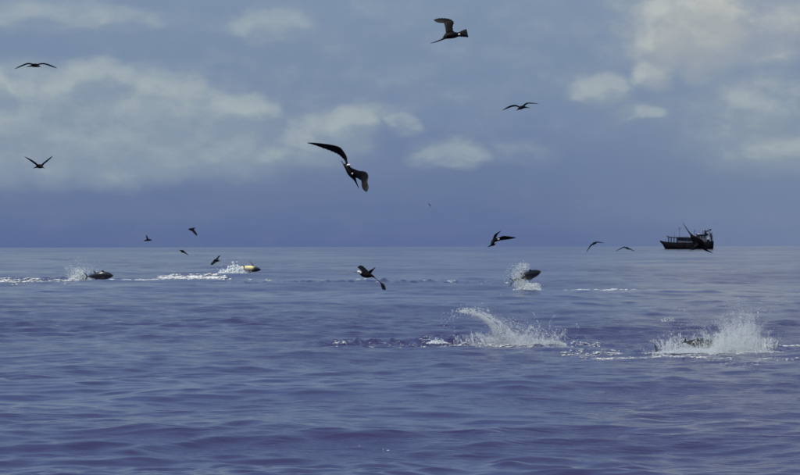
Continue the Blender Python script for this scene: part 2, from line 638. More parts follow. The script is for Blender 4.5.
# A  far left, wings arched, seen from the front
bird("black seabird with arched drooping wings gliding high on the far left", 167,
     [(39.6, 66.4, -.22, .03), (38.4, 66.0, -.14, .055), (36.2, 65.4, -.02, .095), (33.6, 65.4, .12, .085), (31.4, 65.9, .26, .045), (28.5, 66.5, .38, .022), (26.6, 66.9, .46, .012)],
     [([(34.5, 64.3, -.16, 34.3, 65.6, .12, .022), (31.0, 63.3, -.18, 31.0, 64.7, .10, .020), (27.5, 63.0, -.20, 27.5, 64.4, .06, .018), (23.5, 64.3, -.14, 23.7, 65.8, .08, .014),
        (19.0, 66.3, -.06, 19.2, 67.5, .08, .010), (14.6, 68.7, .06, 14.9, 69.0, .10, .004)], None),
      ([(36.0, 64.6, -.16, 36.0, 65.8, .12, .022), (39.5, 63.4, -.18, 39.5, 64.7, .10, .020), (43.5, 63.0, -.20, 43.5, 64.4, .06, .018), (48.0, 63.9, -.14, 47.7, 65.4, .08, .014),
        (52.5, 65.7, -.06, 52.2, 67.0, .08, .010), (57.2, 67.9, .06, 56.8, 68.2, .10, .004)], None)],
     bill=[(40.2, 66.8, -.25, .018), (41.0, 67.3, -.32, .010), (41.6, 67.8, -.36, .005)])

# B  left, wings in a steep V
bird("dark seabird holding its wings up in a V over the low left cloud edge", 175,
     [(43.2, 167.6, -.24, .03), (42.2, 167.0, -.15, .055), (40.6, 166.4, -.02, .11), (38.6, 166.2, .12, .105), (36.6, 167.0, .26, .05), (34.6, 167.8, .38, .022), (33.0, 168.1, .44, .010)],
     [([(38.5, 165.2, -.14, 37.8, 167.0, .16, .022), (36.0, 162.7, -.14, 35.4, 164.8, .14, .020), (33.0, 160.6, -.12, 32.6, 162.6, .12, .016), (29.0, 158.4, -.06, 28.8, 159.9, .10, .011),
        (24.2, 156.3, .04, 24.4, 156.7, .08, .004)], [0, 2, 0, 0]),
      ([(41.0, 165.0, -.14, 42.0, 166.8, .16, .022), (43.6, 162.4, -.14, 44.4, 164.0, .14, .020), (46.6, 160.2, -.12, 47.3, 161.6, .12, .016), (49.7, 157.8, -.06, 50.3, 158.9, .10, .011),
        (52.5, 156.0, .04, 52.6, 156.5, .08, .004)], None)],
     bill=[(43.8, 167.9, -.27, .018), (44.7, 168.2, -.33, .010), (45.4, 168.5, -.37, .005)])

# C  the big one in the centre
bird("largest black seabird, banking steeply with long raised wing and white neck", 78,
     [(343.6, 164.2, -.02, .022), (345.4, 165.6, -.02, .042), (347.6, 167.8, -.04, .062), (350.2, 171.6, -.05, .085), (352.8, 175.6, -.04, .070), (354.6, 179.0, -.02, .035), (356.6, 183.4, 0, .016), (358.6, 187.8, .02, .008)],
     [([(347.3, 165.0, -.06, 350.0, 168.5, .06, .024), (346.9, 161.2, -.05, 346.4, 165.2, .05, .022), (346.5, 156.5, -.02, 344.6, 160.6, .10, .020), (343.6, 151.4, 0, 341.2, 157.0, .14, .020),
        (340.4, 147.6, 0, 338.2, 154.6, .16, .019), (335.6, 145.6, .02, 333.2, 152.2, .17, .018), (329.5, 144.4, .05, 328.0, 150.1, .18, .015), (322.0, 143.4, .10, 321.2, 147.6, .20, .012),
        (314.0, 142.7, .18, 313.8, 144.9, .24, .008), (307.2, 142.6, .28, 307.3, 143.1, .30, .004)], None),
      ([(348.6, 166.6, -.08, 351.8, 175.8, .06, .026), (353.5, 168.6, -.26, 355.6, 177.6, -.10, .024), (358.5, 170.6, -.46, 359.0, 179.4, -.30, .022), (363.4, 171.2, -.62, 361.2, 181.2, -.48, .020),
        (367.0, 172.8, -.72, 361.4, 184.0, -.60, .018), (368.4, 177.0, -.80, 361.4, 185.8, -.68, .015), (367.4, 181.6, -.86, 361.8, 187.2, -.76, .013), (368.4, 186.0, -.92, 363.0, 189.6, -.84, .010),
        (368.4, 188.6, -.96, 364.8, 191.2, -.90, .008), (367.2, 191.6, -1.0, 366.0, 191.9, -.96, .005)], [0, 0, 0, 0, 0, 2, 2, 3, 3])],
     spots=[(348.7, 165.0, -.12, .052, .05, .028), (352.5, 173.7, -.13, .022, .03, .026)],
     bill=[(343.8, 164.4, -.02, .014), (342.2, 162.2, -.02, .010), (340.9, 160.2, -.02, .006)])

# D  top, hooked wing and fanned tail
bird("dark seabird topmost in the sky with one hooked wing and fanned tail", 88,
     [(443.4, 38.2, -.05, .030), (444.9, 37.3, -.05, .055), (447.4, 35.9, -.02, .082), (451.4, 35.2, 0, .092), (455.4, 34.9, .02, .080), (458.6, 34.5, .03, .05), (461.6, 34.2, .04, .022)],
     [([(445.7, 36.2, 0, 455.6, 34.2, .14, .026), (445.7, 31.8, .05, 453.4, 30.2, .20, .024), (445.1, 27.4, .10, 453.0, 26.2, .24, .022), (444.3, 24.4, .15, 454.2, 22.6, .28, .020),
        (443.9, 23.2, .20, 451.8, 19.7, .30, .019), (441.9, 22.9, .24, 446.8, 18.3, .33, .017), (439.0, 22.7, .28, 442.2, 18.0, .36, .015), (436.2, 21.9, .32, 438.0, 18.3, .38, .011), (433.7, 20.3, .36, 434.2, 19.6, .38, .005)],
       [0, 2, 2, 2, 0, 0, 0, 0]),
      ([(445.0, 38.0, -.12, 447.0, 38.5, -.02, .024), (441.5, 39.4, -.34, 442.2, 40.2, -.18, .020), (437.4, 41.0, -.58, 437.9, 41.7, -.44, .016), (433.6, 42.3, -.80, 434.0, 42.8, -.70, .010), (430.2, 43.2, -.98, 430.4, 43.4, -.94, .004)], None),
      ([(456.4, 33.2, .03, 456.8, 36.6, .03, .022), (459.6, 31.7, .06, 460.2, 36.9, .06, .018), (463.2, 30.1, .10, 464.2, 37.2, .10, .012), (466.4, 28.9, .13, 468.5, 37.6, .13, .006)], [0, 3, 3])],
     spots=[(459.3, 34.4, -.05, .034, .035, .024)],
     bill=[(443.6, 38.1, -.06, .016), (441.8, 38.8, -.08, .010), (440.6, 39.5, -.10, .005)])

# E  centre right, gliding
bird("small dark seabird gliding on level spread wings below the hooked wing bird", 200,
     [(517.3, 109.9, -.16, .026), (518.4, 109.0, -.12, .05), (520.2, 108.0, -.02, .10), (522.4, 107.2, .06, .10), (525.0, 107.2, .16, .055), (527.6, 107.6, .24, .026), (530.2, 107.8, .30, .010)],
     [([(519.2, 106.4, -.14, 519.6, 108.0, .14, .022), (516.2, 105.0, -.16, 516.4, 106.6, .10, .020), (512.6, 105.0, -.16, 512.8, 106.8, .08, .017), (508.8, 106.2, -.12, 509.0, 108.0, .08, .013),
        (505.6, 108.0, -.05, 505.8, 109.2, .09, .009), (502.2, 110.2, .04, 502.4, 110.5, .08, .004)], None),
      ([(521.6, 106.8, .02, 523.4, 108.0, .20, .022), (523.8, 104.4, .14, 525.0, 105.9, .30, .020), (526.6, 102.8, .26, 527.4, 104.0, .42, .016), (530.8, 102.6, .40, 531.0, 103.6, .54, .012),
        (534.6, 103.0, .54, 534.7, 103.7, .64, .008), (538.4, 103.7, .66, 538.4, 104.0, .70, .004)], None)],
     bill=[(516.9, 110.1, -.19, .016), (516.2, 110.5, -.23, .010), (515.6, 110.9, -.26, .005)])

# F  diving over the horizon
bird("black seabird on the horizon line with a spear shaped wing pointing right", 150,
     [(491.4, 244.2, -.18, .030), (492.0, 243.4, -.12, .06), (493.0, 241.8, -.04, .085), (494.4, 240.2, .06, .085), (496.4, 239.3, .16, .055), (498.8, 239.6, .22, .03)],
     [([(491.6, 242.6, -.10, 495.4, 241.2, .10, .022), (492.6, 239.4, -.04, 496.4, 237.6, .14, .020), (493.7, 236.0, .04, 497.2, 235.6, .18, .018), (495.4, 233.8, .14, 498.2, 233.8, .24, .013), (500.6, 230.8, .28, 500.8, 231.4, .32, .005)], None),
      ([(494.6, 239.4, .02, 494.8, 242.2, .16, .022), (498.8, 237.6, -.06, 498.4, 241.0, .10, .022), (502.8, 235.9, -.14, 502.4, 240.3, .03, .020), (507.4, 236.1, -.22, 507.2, 239.7, -.06, .015), (511.8, 236.7, -.28, 511.7, 238.9, -.16, .010), (516.0, 237.3, -.32, 516.0, 237.8, -.28, .004)], None),
      ([(492.2, 243.0, -.08, 495.8, 243.8, .06, .018), (491.4, 244.4, -.06, 494.6, 245.4, .06, .015), (489.8, 245.4, -.04, 491.4, 246.2, .06, .010), (487.4, 246.9, 0, 487.8, 247.2, .05, .004)], None)],
     spots=[(498.6, 239.2, -.10, .052, .03, .024)],
     bill=[(491.4, 244.0, -.18, .014), (490.4, 244.3, -.26, .010), (489.4, 244.4, -.32, .005)])

# G  low over the sea, white head
bird("white headed dark seabird skimming the sea with one wing tip drooping", 130,
     [(357.4, 271.9, -.10, .035), (358.8, 271.8, -.08, .052), (360.6, 273.0, -.05, .058), (363.2, 274.8, 0, .085), (367.0, 275.4, .05, .098), (370.6, 275.6, .10, .075), (373.4, 276.6, .15, .035), (374.8, 277.6, .18, .015)],
     [([(361.8, 272.8, .05, 370.0, 274.6, .22, .024), (360.6, 270.2, .18, 368.6, 271.4, .32, .022), (358.8, 268.4, .30, 365.6, 268.2, .42, .018), (357.4, 267.4, .40, 362.6, 265.9, .50, .013), (358.6, 266.3, .46, 360.4, 265.2, .52, .006)], [0, 0, 0, 0]),
      ([(366.6, 272.4, .06, 369.6, 275.0, .10, .020), (369.6, 270.4, .12, 372.0, 272.4, .16, .016), (372.4, 268.9, .18, 373.4, 270.2, .20, .010), (375.6, 267.0, .24, 375.8, 267.4, .24, .004)], None),
      ([(370.8, 275.4, -.12, 373.6, 277.8, .02, .022), (374.4, 277.3, -.26, 375.4, 278.2, -.14, .018), (377.6, 279.8, -.40, 378.2, 280.4, -.28, .015), (380.8, 282.4, -.54, 380.5, 283.4, -.44, .014), (383.6, 283.9, -.64, 381.2, 286.6, -.54, .012),
        (385.4, 286.8, -.72, 382.2, 289.2, -.62, .009), (385.9, 289.6, -.78, 384.2, 290.1, -.74, .004)], None)],
     body_mats=[1, 1, 0, 0, 0, 0, 0],
     bill=[(357.4, 271.9, -.10, .018), (355.6, 272.1, -.12, .012), (353.2, 272.6, -.14, .006)])

# H  in front of the trawler
bird("black seabird flying across in front of the fishing boat with its wing raised", 112,
     [(690.4, 250.0, -.34, .016), (692.4, 249.0, -.28, .035), (695.0, 247.6, -.16, .06), (697.8, 245.6, -.02, .10), (700.4, 245.4, .10, .105), (703.0, 247.6, .22, .055), (706.6, 250.0, .34, .022), (712.4, 252.9, .50, .008)],
     [([(693.4, 238.4, .10, 699.6, 246.8, .22, .030), (690.4, 235.0, .12, 698.0, 238.6, .26, .028), (688.8, 232.6, .14, 692.6, 235.0, .32, .024), (686.8, 229.4, .20, 688.6, 231.0, .38, .018), (684.6, 225.8, .30, 685.6, 227.0, .44, .012), (682.6, 222.0, .40, 682.8, 222.6, .44, .004)], None),
      ([(690.2, 235.0, .00, 694.6, 245.4, .12, .030), (693.4, 235.6, -.10, 697.6, 248.8, .04, .028), (697.2, 236.6, -.22, 701.0, 249.6, -.08, .026), (701.4, 239.0, -.34, 704.2, 249.0, -.20, .022), (704.6, 242.0, -.44, 705.8, 249.4, -.32, .016), (706.6, 245.6, -.50, 706.4, 249.2, -.42, .006)], None),
      ([(702.2, 246.4, .18, 702.8, 249.4, .2, .02), (706.0, 248.9, .3, 706.0, 251.0, .32, .015), (709.0, 250.9, .4, 709.2, 252.2, .42, .01), (713.0, 252.9, .5, 713.0, 253.2, .52, .004)], None)],
     bill=[(692.0, 249.4, -.30, .016), (690.8, 250.2, -.36, .012), (690.0, 251.4, -.40, .006)])

# I, J  two gliders on the horizon left of the trawler
bird("slim seabird with sickle curved wings crossing the horizon between spear winged bird and boat", 310,
     [(592.0, 244.9, -.2, .05), (592.9, 244.1, -.08, .09), (594.0, 243.4, .02, .10), (595.2, 243.3, .14, .06), (596.4, 243.6, .26, .02)],
     [([(592.6, 243.2, -.12, 593.6, 244.4, .16, .024), (590.6, 244.8, -.14, 591.4, 245.9, .12, .020), (588.7, 247.7, -.08, 589.3, 248.4, .10, .014), (586.2, 251.8, .05, 586.5, 252.0, .10, .005)], None),
      ([(593.4, 242.6, -.10, 594.4, 244.0, .18, .024), (596.2, 241.7, -.06, 596.8, 242.8, .20, .020), (599.4, 241.8, .04, 599.6, 242.7, .22, .013), (603.8, 243.0, .16, 603.8, 243.3, .22, .005)], None)])
bird("faint seabird with drooping wings just under the horizon close to the fishing boat", 310,
     [(628.9, 249.0, -.2, .05), (628.2, 248.6, -.08, .085), (626.9, 248.0, .02, .095), (625.6, 247.7, .14, .05), (624.4, 247.9, .26, .02)],
     [([(626.2, 247.1, -.10, 626.8, 248.2, .16, .022), (623.4, 246.9, -.12, 623.8, 247.8, .12, .018), (620.0, 248.6, -.06, 620.3, 249.3, .10, .012), (615.6, 251.2, .06, 615.8, 251.4, .10, .005)], None),
      ([(626.8, 247.3, -.10, 627.4, 248.6, .16, .024), (629.4, 248.2, -.12, 629.4, 249.4, .12, .020), (631.8, 249.5, -.06, 631.7, 250.3, .10, .013), (634.7, 251.1, .06, 634.6, 251.4, .10, .005)], None)])

# K, L, M, N  the four small ones on the left
bird("tiny seabird just above the horizon with its wing straight up", 330,
     [(144.0, 240.8, -.15, .03), (145.6, 240.4, -.08, .07), (147.6, 240.0, .02, .10), (149.6, 240.2, .12, .06), (152.0, 240.6, .2, .02)],
     [([(146.6, 239.2, -.10, 148.8, 239.6, .14, .024), (146.2, 237.4, -.04, 148.0, 237.6, .18, .02), (145.9, 235.2, .06, 146.6, 235.0, .2, .006)], [2, 2]),
      ([(147.6, 239.4, .0, 149.4, 240.0, .2, .022), (149.4, 239.0, .3, 150.8, 239.6, .5, .015), (151.8, 239.4, .7, 152.2, 239.8, .8, .005)], [2, 2])])
bird("small dark seabird above the horizon with its near wing swept downward", 210,
     [(188.4, 229.5, -.2, .025), (189.8, 229.2, -.15, .055), (191.6, 229.5, -.04, .09), (193.2, 230.4, .06, .085), (194.6, 231.8, .14, .04), (195.6, 232.8, .2, .015)],
     [([(190.6, 229.2, -.12, 193.8, 229.6, .1, .024), (192.0, 231.2, -.24, 195.2, 231.0, -.06, .022), (194.0, 233.4, -.36, 196.4, 232.8, -.2, .016), (196.6, 235.8, -.46, 197.4, 235.2, -.4, .005)], None),
      ([(191.6, 228.8, .04, 193.6, 229.4, .2, .02), (193.2, 227.6, .25, 194.6, 228.6, .4, .015), (195.6, 227.9, .5, 195.8, 228.4, .56, .005)], [2, 2])])
bird("small brownish seabird just under the horizon with wings seen edge on", 260,
     [(180.4, 250.6, -.2, .03), (181.6, 250.9, -.12, .08), (183.0, 251.6, .02, .10), (184.4, 252.3, .14, .06), (185.8, 252.7, .24, .02)],
     [([(182.6, 250.9, -.1, 182.4, 252.4, .14, .022), (184.8, 251.9, -.2, 184.6, 253.2, .04, .02), (186.6, 253.3, -.3, 186.4, 254.3, -.1, .014), (188.6, 255.0, -.4, 188.5, 255.3, -.34, .005)], None),
      ([(181.9, 250.8, .0, 182.3, 251.8, .2, .02), (180.6, 250.0, .25, 180.9, 250.9, .4, .014), (179.2, 250.2, .5, 179.2, 250.6, .56, .005)], [2, 2])])
bird("black seabird tilted steeply over the sea beside the yellow sided fish", 190,
     [(219.2, 260.8, -.2, .03), (218.0, 260.6, -.14, .06), (216.4, 260.4, -.02, .095), (214.6, 261.0, .08, .085), (213.4, 261.8, .18, .03)],
     [([(217.6, 259.6, -.1, 215.0, 259.8, .14, .022), (218.6, 257.9, -.02, 216.6, 257.9, .2, .02), (219.8, 256.4, .1, 218.2, 256.2, .28, .014), (220.5, 255.0, .24, 220.0, 255.2, .32, .005)], None),
      ([(216.6, 261.8, -.12, 213.6, 260.8, .1, .022), (214.8, 263.2, -.26, 212.2, 262.0, -.06, .022), (212.9, 264.6, -.38, 210.8, 263.4, -.22, .015), (211.3, 265.2, -.46, 210.9, 264.6, -.4, .005)], None)],
     bill=[(219.2, 260.8, -.2, .02), (220.2, 260.9, -.25, .012), (221.0, 261.2, -.29, .006)])
# O  a speck far out
bird("barely visible speck of a seabird far off in the empty blue sky", 900,
     [(428.9, 203.8, -.1, .05), (429.5, 204.6, 0, .10), (430.2, 205.4, .1, .05), (430.6, 205.9, .2, .02)],
     [([(429.2, 204.0, -.1, 429.4, 204.8, .15, .02), (428.4, 203.2, -.1, 428.5, 203.6, .1, .015), (427.5, 202.4, 0, 427.5, 202.6, .1, .005)], None),
      ([(429.7, 204.8, -.1, 429.5, 205.4, .15, .02), (430.5, 205.8, -.1, 430.4, 206.2, .1, .015), (431.4, 206.9, 0, 431.3, 207.1, .1, .005)], None)])


# ------------------------------------------------------------------ fish
def fish_material():
    m, k, b = new_mat("tuna_skin")
    tc = k.new('ShaderNodeTexCoord')
    x, y, z = k.sep(tc.outputs['Object'])
    n = k.noise(tc.outputs['Object'], 5.0, 4.0, 0.6)
    zz = k.m('ADD', z, k.m('MULTIPLY', k.m('SUBTRACT', n, 0.5), 0.07))
    col = k.ramp(k.m('MULTIPLY_ADD', zz, 1.9, 0.5, clamp=True), [
        (0.0, (0.16, 0.16, 0.15, 1)), (0.34, (0.10, 0.10, 0.095, 1)), (0.47, (0.040, 0.040, 0.040, 1)), (0.58, (0.016, 0.017, 0.019, 1)), (1.0, (0.007, 0.008, 0.011, 1))])
    k.l.new(col, b.inputs['Base Color'])
    b.inputs['Roughness'].default_value = 0.28
    b.inputs['Coat Weight'].default_value = 0.5
    b.inputs['Coat Roughness'].default_value = 0.08
    return m


def fish_material_yellow():
    m, k, b = new_mat("tuna_skin_yellow")
    tc = k.new('ShaderNodeTexCoord')
    x, y, z = k.sep(tc.outputs['Object'])
    n = k.noise(tc.outputs['Object'], 6.0, 4.0, 0.6)
    zz = k.m('ADD', z, k.m('MULTIPLY', k.m('SUBTRACT', n, 0.5), 0.05))
    col = k.ramp(k.m('MULTIPLY_ADD', zz, 1.9, 0.5, clamp=True), [
        (0.0, (0.62, 0.54, 0.22, 1)), (0.22, (0.76, 0.74, 0.48, 1)), (0.52, (0.74, 0.71, 0.40, 1)), (0.60, (0.30, 0.25, 0.10, 1)), (0.68, (0.030, 0.030, 0.026, 1)), (1.0, (0.010, 0.012, 0.018, 1))])
    head = k.smooth(k.m('ADD', x, k.m('MULTIPLY_ADD', zz, 0.7, k.m('MULTIPLY', k.m('SUBTRACT', n, 0.5), 0.35))), 0.12, 0.50)
    k.l.new(k.mix(head, col, (0.014, 0.016, 0.02, 1)), b.inputs['Base Color'])
    b.inputs['Roughness'].default_value = 0.35
    b.inputs['Coat Weight'].default_value = 0.4
    return m


M_FISH, M_YELLOW = fish_material(), fish_material_yellow()
M_FIN, kf, bf = new_mat("dark_fin")
bf.inputs['Base Color'].default_value = (0.012, 0.012, 0.014, 1)
bf.inputs['Roughness'].default_value = 0.35


def tuna_mesh(length=1.0, skin=M_FISH, dorsal=True, deep=1.0, sickles=True, pect=1.0):
    """Nose to +X, back to +Z, centre at the origin."""
    S = length
    st = [(0.50, 0.0, 0.006), (0.47, 0.0, 0.035), (0.41, 0.003, 0.075), (0.32, 0.008, 0.112), (0.20, 0.010, 0.135), (0.06, 0.010, 0.138), (-0.08, 0.008, 0.118),
          (-0.20, 0.004, 0.085), (-0.31, 0.0, 0.048), (-0.39, 0.0, 0.022), (-0.44, 0.0, 0.016), (-0.46, 0.0, 0.012)]

    def body(bm):
        seg = 14
        raw = catmull(st, 2)
        rings = []
        for x, z, r in raw:
            r = max(0.004, r)
            rings.append([bm.verts.new((x * S, math.cos(a) * r * 0.70 * S, (z + math.sin(a) * r * deep) * S)) for a in (2 * math.pi * j / seg for j in range(seg))])
        for i in range(len(rings) - 1):
            for j in range(seg):
                bm.faces.new((rings[i][j], rings[i][(j + 1) % seg], rings[i + 1][(j + 1) % seg], rings[i + 1][j])).smooth = True
        bm.faces.new(rings[0])
        bm.faces.new(rings[-1][::-1])

    def fin(secs):
        def fn(bm):
            blade_mesh(bm, [(Vector(a) * S, Vector(b) * S, t * S) for a, b, t in secs], [1] * len(secs), sub=2, notch=0)
        return fn

    parts = [body]
    for s in (1, -1):                              # tail lobes
        parts.append(fin([((-0.40, 0, -0.01 * s), (-0.462, 0, -0.01 * s), .010), ((-0.44, 0, .06 * s), (-0.485, 0, .05 * s), .007), ((-0.50, 0, .125 * s), (-0.525, 0, .115 * s), .005), ((-0.56, 0, .175 * s), (-0.565, 0, .172 * s), .002)]))
    if dorsal:
        parts.append(fin([((0.22, 0, .10), (0.02, 0, .11), .006), ((0.19, 0, .17), (0.07, 0, .15), .004), ((0.15, 0, .225), (0.125, 0, .215), .002)]))
    for s in (1, -1) if sickles else ():           # second dorsal and anal fin, swept back
        parts.append(fin([((-0.06, 0, .07 * s), (-0.15, 0, .07 * s), .006), ((-0.12, 0, .16 * s), (-0.17, 0, .15 * s), .004), ((-0.19, 0, .225 * s), (-0.21, 0, .22 * s), .002)]))
    for s in (1, -1):                              # pectorals
        parts.append(fin([((0.22, .07 * s, -.01), (0.17, .07 * s, -.035), .006), ((0.14, (.07 + .07 * pect) * s, -.03), (0.08, (.07 + .06 * pect) * s, -.05), .004), ((0.02, (.07 + .105 * pect) * s, -.055), (0.0, (.07 + .102 * pect) * s, -.06), .002)]))
    for q in range(6):                             # finlets
        x = -0.235 - 0.027 * q
        for s in (1, -1):
            z = (0.070 - 0.0088 * q) * s
            parts.append(fin([((x + .012, 0, z * 0.8), (x - .008, 0, z * 0.8), .004), ((x - .006, 0, z + .022 * s), (x - .016, 0, z + .020 * s), .002)]))
    return weld("fish", parts, [skin, M_FIN])


FISH_GROUP = "tuna breaking the surface"


def place_fish(label, px, py, d, me, pitch, yaw, roll):
    """pitch: nose up in degrees; yaw: nose swung away from the camera; roll: back tipped towards the camera."""
    o = link_mesh("fish", me)
    o.location = at(px, py, d)
    o.rotation_euler = (Matrix.Rotation(math.radians(yaw), 3, 'Z') @ Matrix.Rotation(math.radians(-pitch), 3, 'Y') @ Matrix.Rotation(math.radians(roll), 3, 'X')).to_euler()
    return tag(o, label, "fish", FISH_GROUP)


def fin_eye(o, S):
    for s in (1, -1):
        bm = bmesh.new()
        bmesh.ops.create_uvsphere(bm, u_segments=10, v_segments=6, radius=0.016 * S)
        e = link_mesh("eye", bm_mesh("eye", bm, [M_FIN]), o)
        e.location = (0.40 * S, 0.050 * S * s, 0.015 * S)


D1, D2, D3, D5 = sea_point(100, 280.5).y, sea_point(245, 275).y, sea_point(527, 291).y, sea_point(715, 349).y
f1 = place_fish("dark silver sided fish swimming half out of the water heading the left wake", 99.4, 276.0, D1, tuna_mesh(1.82, deep=1.06), 2, -6, 24)
fin_eye(f1, 1.82)
f2 = place_fish("yellow sided fish with dark pointed head surging out of white foam", 248.0, 268.4, D2, tuna_mesh(2.05, M_YELLOW, True, 1.05, True, 1.8), -5, -14, -122)
fin_eye(f2, 2.05)
f3 = place_fish("dark fish leaping clear of the sea with spray round its tail", 526.0, 276.6, D3, tuna_mesh(1.66, deep=1.12), 17, 20, 36)
fin_eye(f3, 1.66)
f5 = place_fish("fish rolling in the big right splash with its dark back showing in the foam", 699.5, 343.4, D5 - 1.55, tuna_mesh(1.0, M_FISH, False, 1.05, False), -6, 38, 58)
f4 = place_fish("sunken fish with only its dark curved tail tip above the water", 0, 0, D5, tuna_mesh(1.8, M_FISH, False, 1.0, False), 0, 0, 0)
# its tail lobe tip stands where the photograph shows the fin; the body lies under water
_m4 = Matrix.Rotation(math.radians(28), 3, 'Z') @ Matrix.Rotation(math.radians(24), 3, 'Y') @ Matrix.Rotation(math.radians(0), 3, 'X')
f4.rotation_euler = _m4.to_euler()
f4.location = at(654.3, 342.0, D5 - 0.6) - _m4 @ (Vector((-0.562, 0, 0.174)) * 1.8)


# ------------------------------------------------------------------ fishing boat
def boat_mat(name, a, b_, rough=0.6, scale=1.2):
    m, k, b = new_mat(name)
    tc = k.new('ShaderNodeTexCoord')
    x, y, z = k.sep(tc.outputs['Object'])
    n = k.noise(k.xyz(x, y, k.m('MULTIPLY', z, 0.35)), scale, 5.0, 0.65)
    k.l.new(k.mix(k.smooth(n, 0.35, 0.68), a, b_), b.inputs['Base Color'])
    b.inputs['Roughness'].default_value = rough
    b.inputs['Specular IOR Level'].default_value = 0.12
    return m


M_HULL = boat_mat("worn_black_hull_paint", (0.004, 0.0045, 0.008, 1), (0.009, 0.009, 0.014, 1), 0.7)
M_RAIL = boat_mat("dark_timber_rail", (0.010, 0.010, 0.013, 1), (0.022, 0.021, 0.023, 1))
M_CABIN = boat_mat("weathered_grey_cabin_paint", (0.055, 0.062, 0.085, 1), (0.10, 0.11, 0.14, 1))
M_ROOF = boat_mat("dark_canopy_boards", (0.008, 0.009, 0.013, 1), (0.016, 0.016, 0.02, 1))
M_PALE = boat_mat("white_gear", (0.42, 0.42, 0.42, 1), (0.6, 0.6, 0.58, 1))
M_RIG = boat_mat("tarred_steel", (0.005, 0.005, 0.008, 1), (0.012, 0.012, 0.015, 1))
M_PANE, kp, bpane = new_mat("window_glass")
bpane.inputs['Base Color'].default_value = (0.015, 0.018, 0.022, 1)
bpane.inputs['Roughness'].default_value = 0.08


def box_bm(cx, cy, cz, sx, sy, sz, bev=0.03):
    bm = bmesh.new()
    bmesh.ops.create_cube(bm, size=1.0, matrix=Matrix.Translation((cx, cy, cz)) @ Matrix.Diagonal((sx, sy, sz, 1)))
    if bev:
        bmesh.ops.bevel(bm, geom=list(bm.edges), offset=min(bev, sx / 4, sy / 4, sz / 4), segments=2, affect='EDGES')
    return bm


def bar_bm(bm, p, q, r, seg=8):
    p, q = Vector(p), Vector(q)
    d = q - p
    rot = d.to_track_quat('Z', 'Y').to_matrix().to_4x4()
    bmesh.ops.create_cone(bm, cap_ends=True, segments=seg, radius1=r, radius2=r, depth=d.length, matrix=Matrix.Translation((p + q) / 2) @ rot)


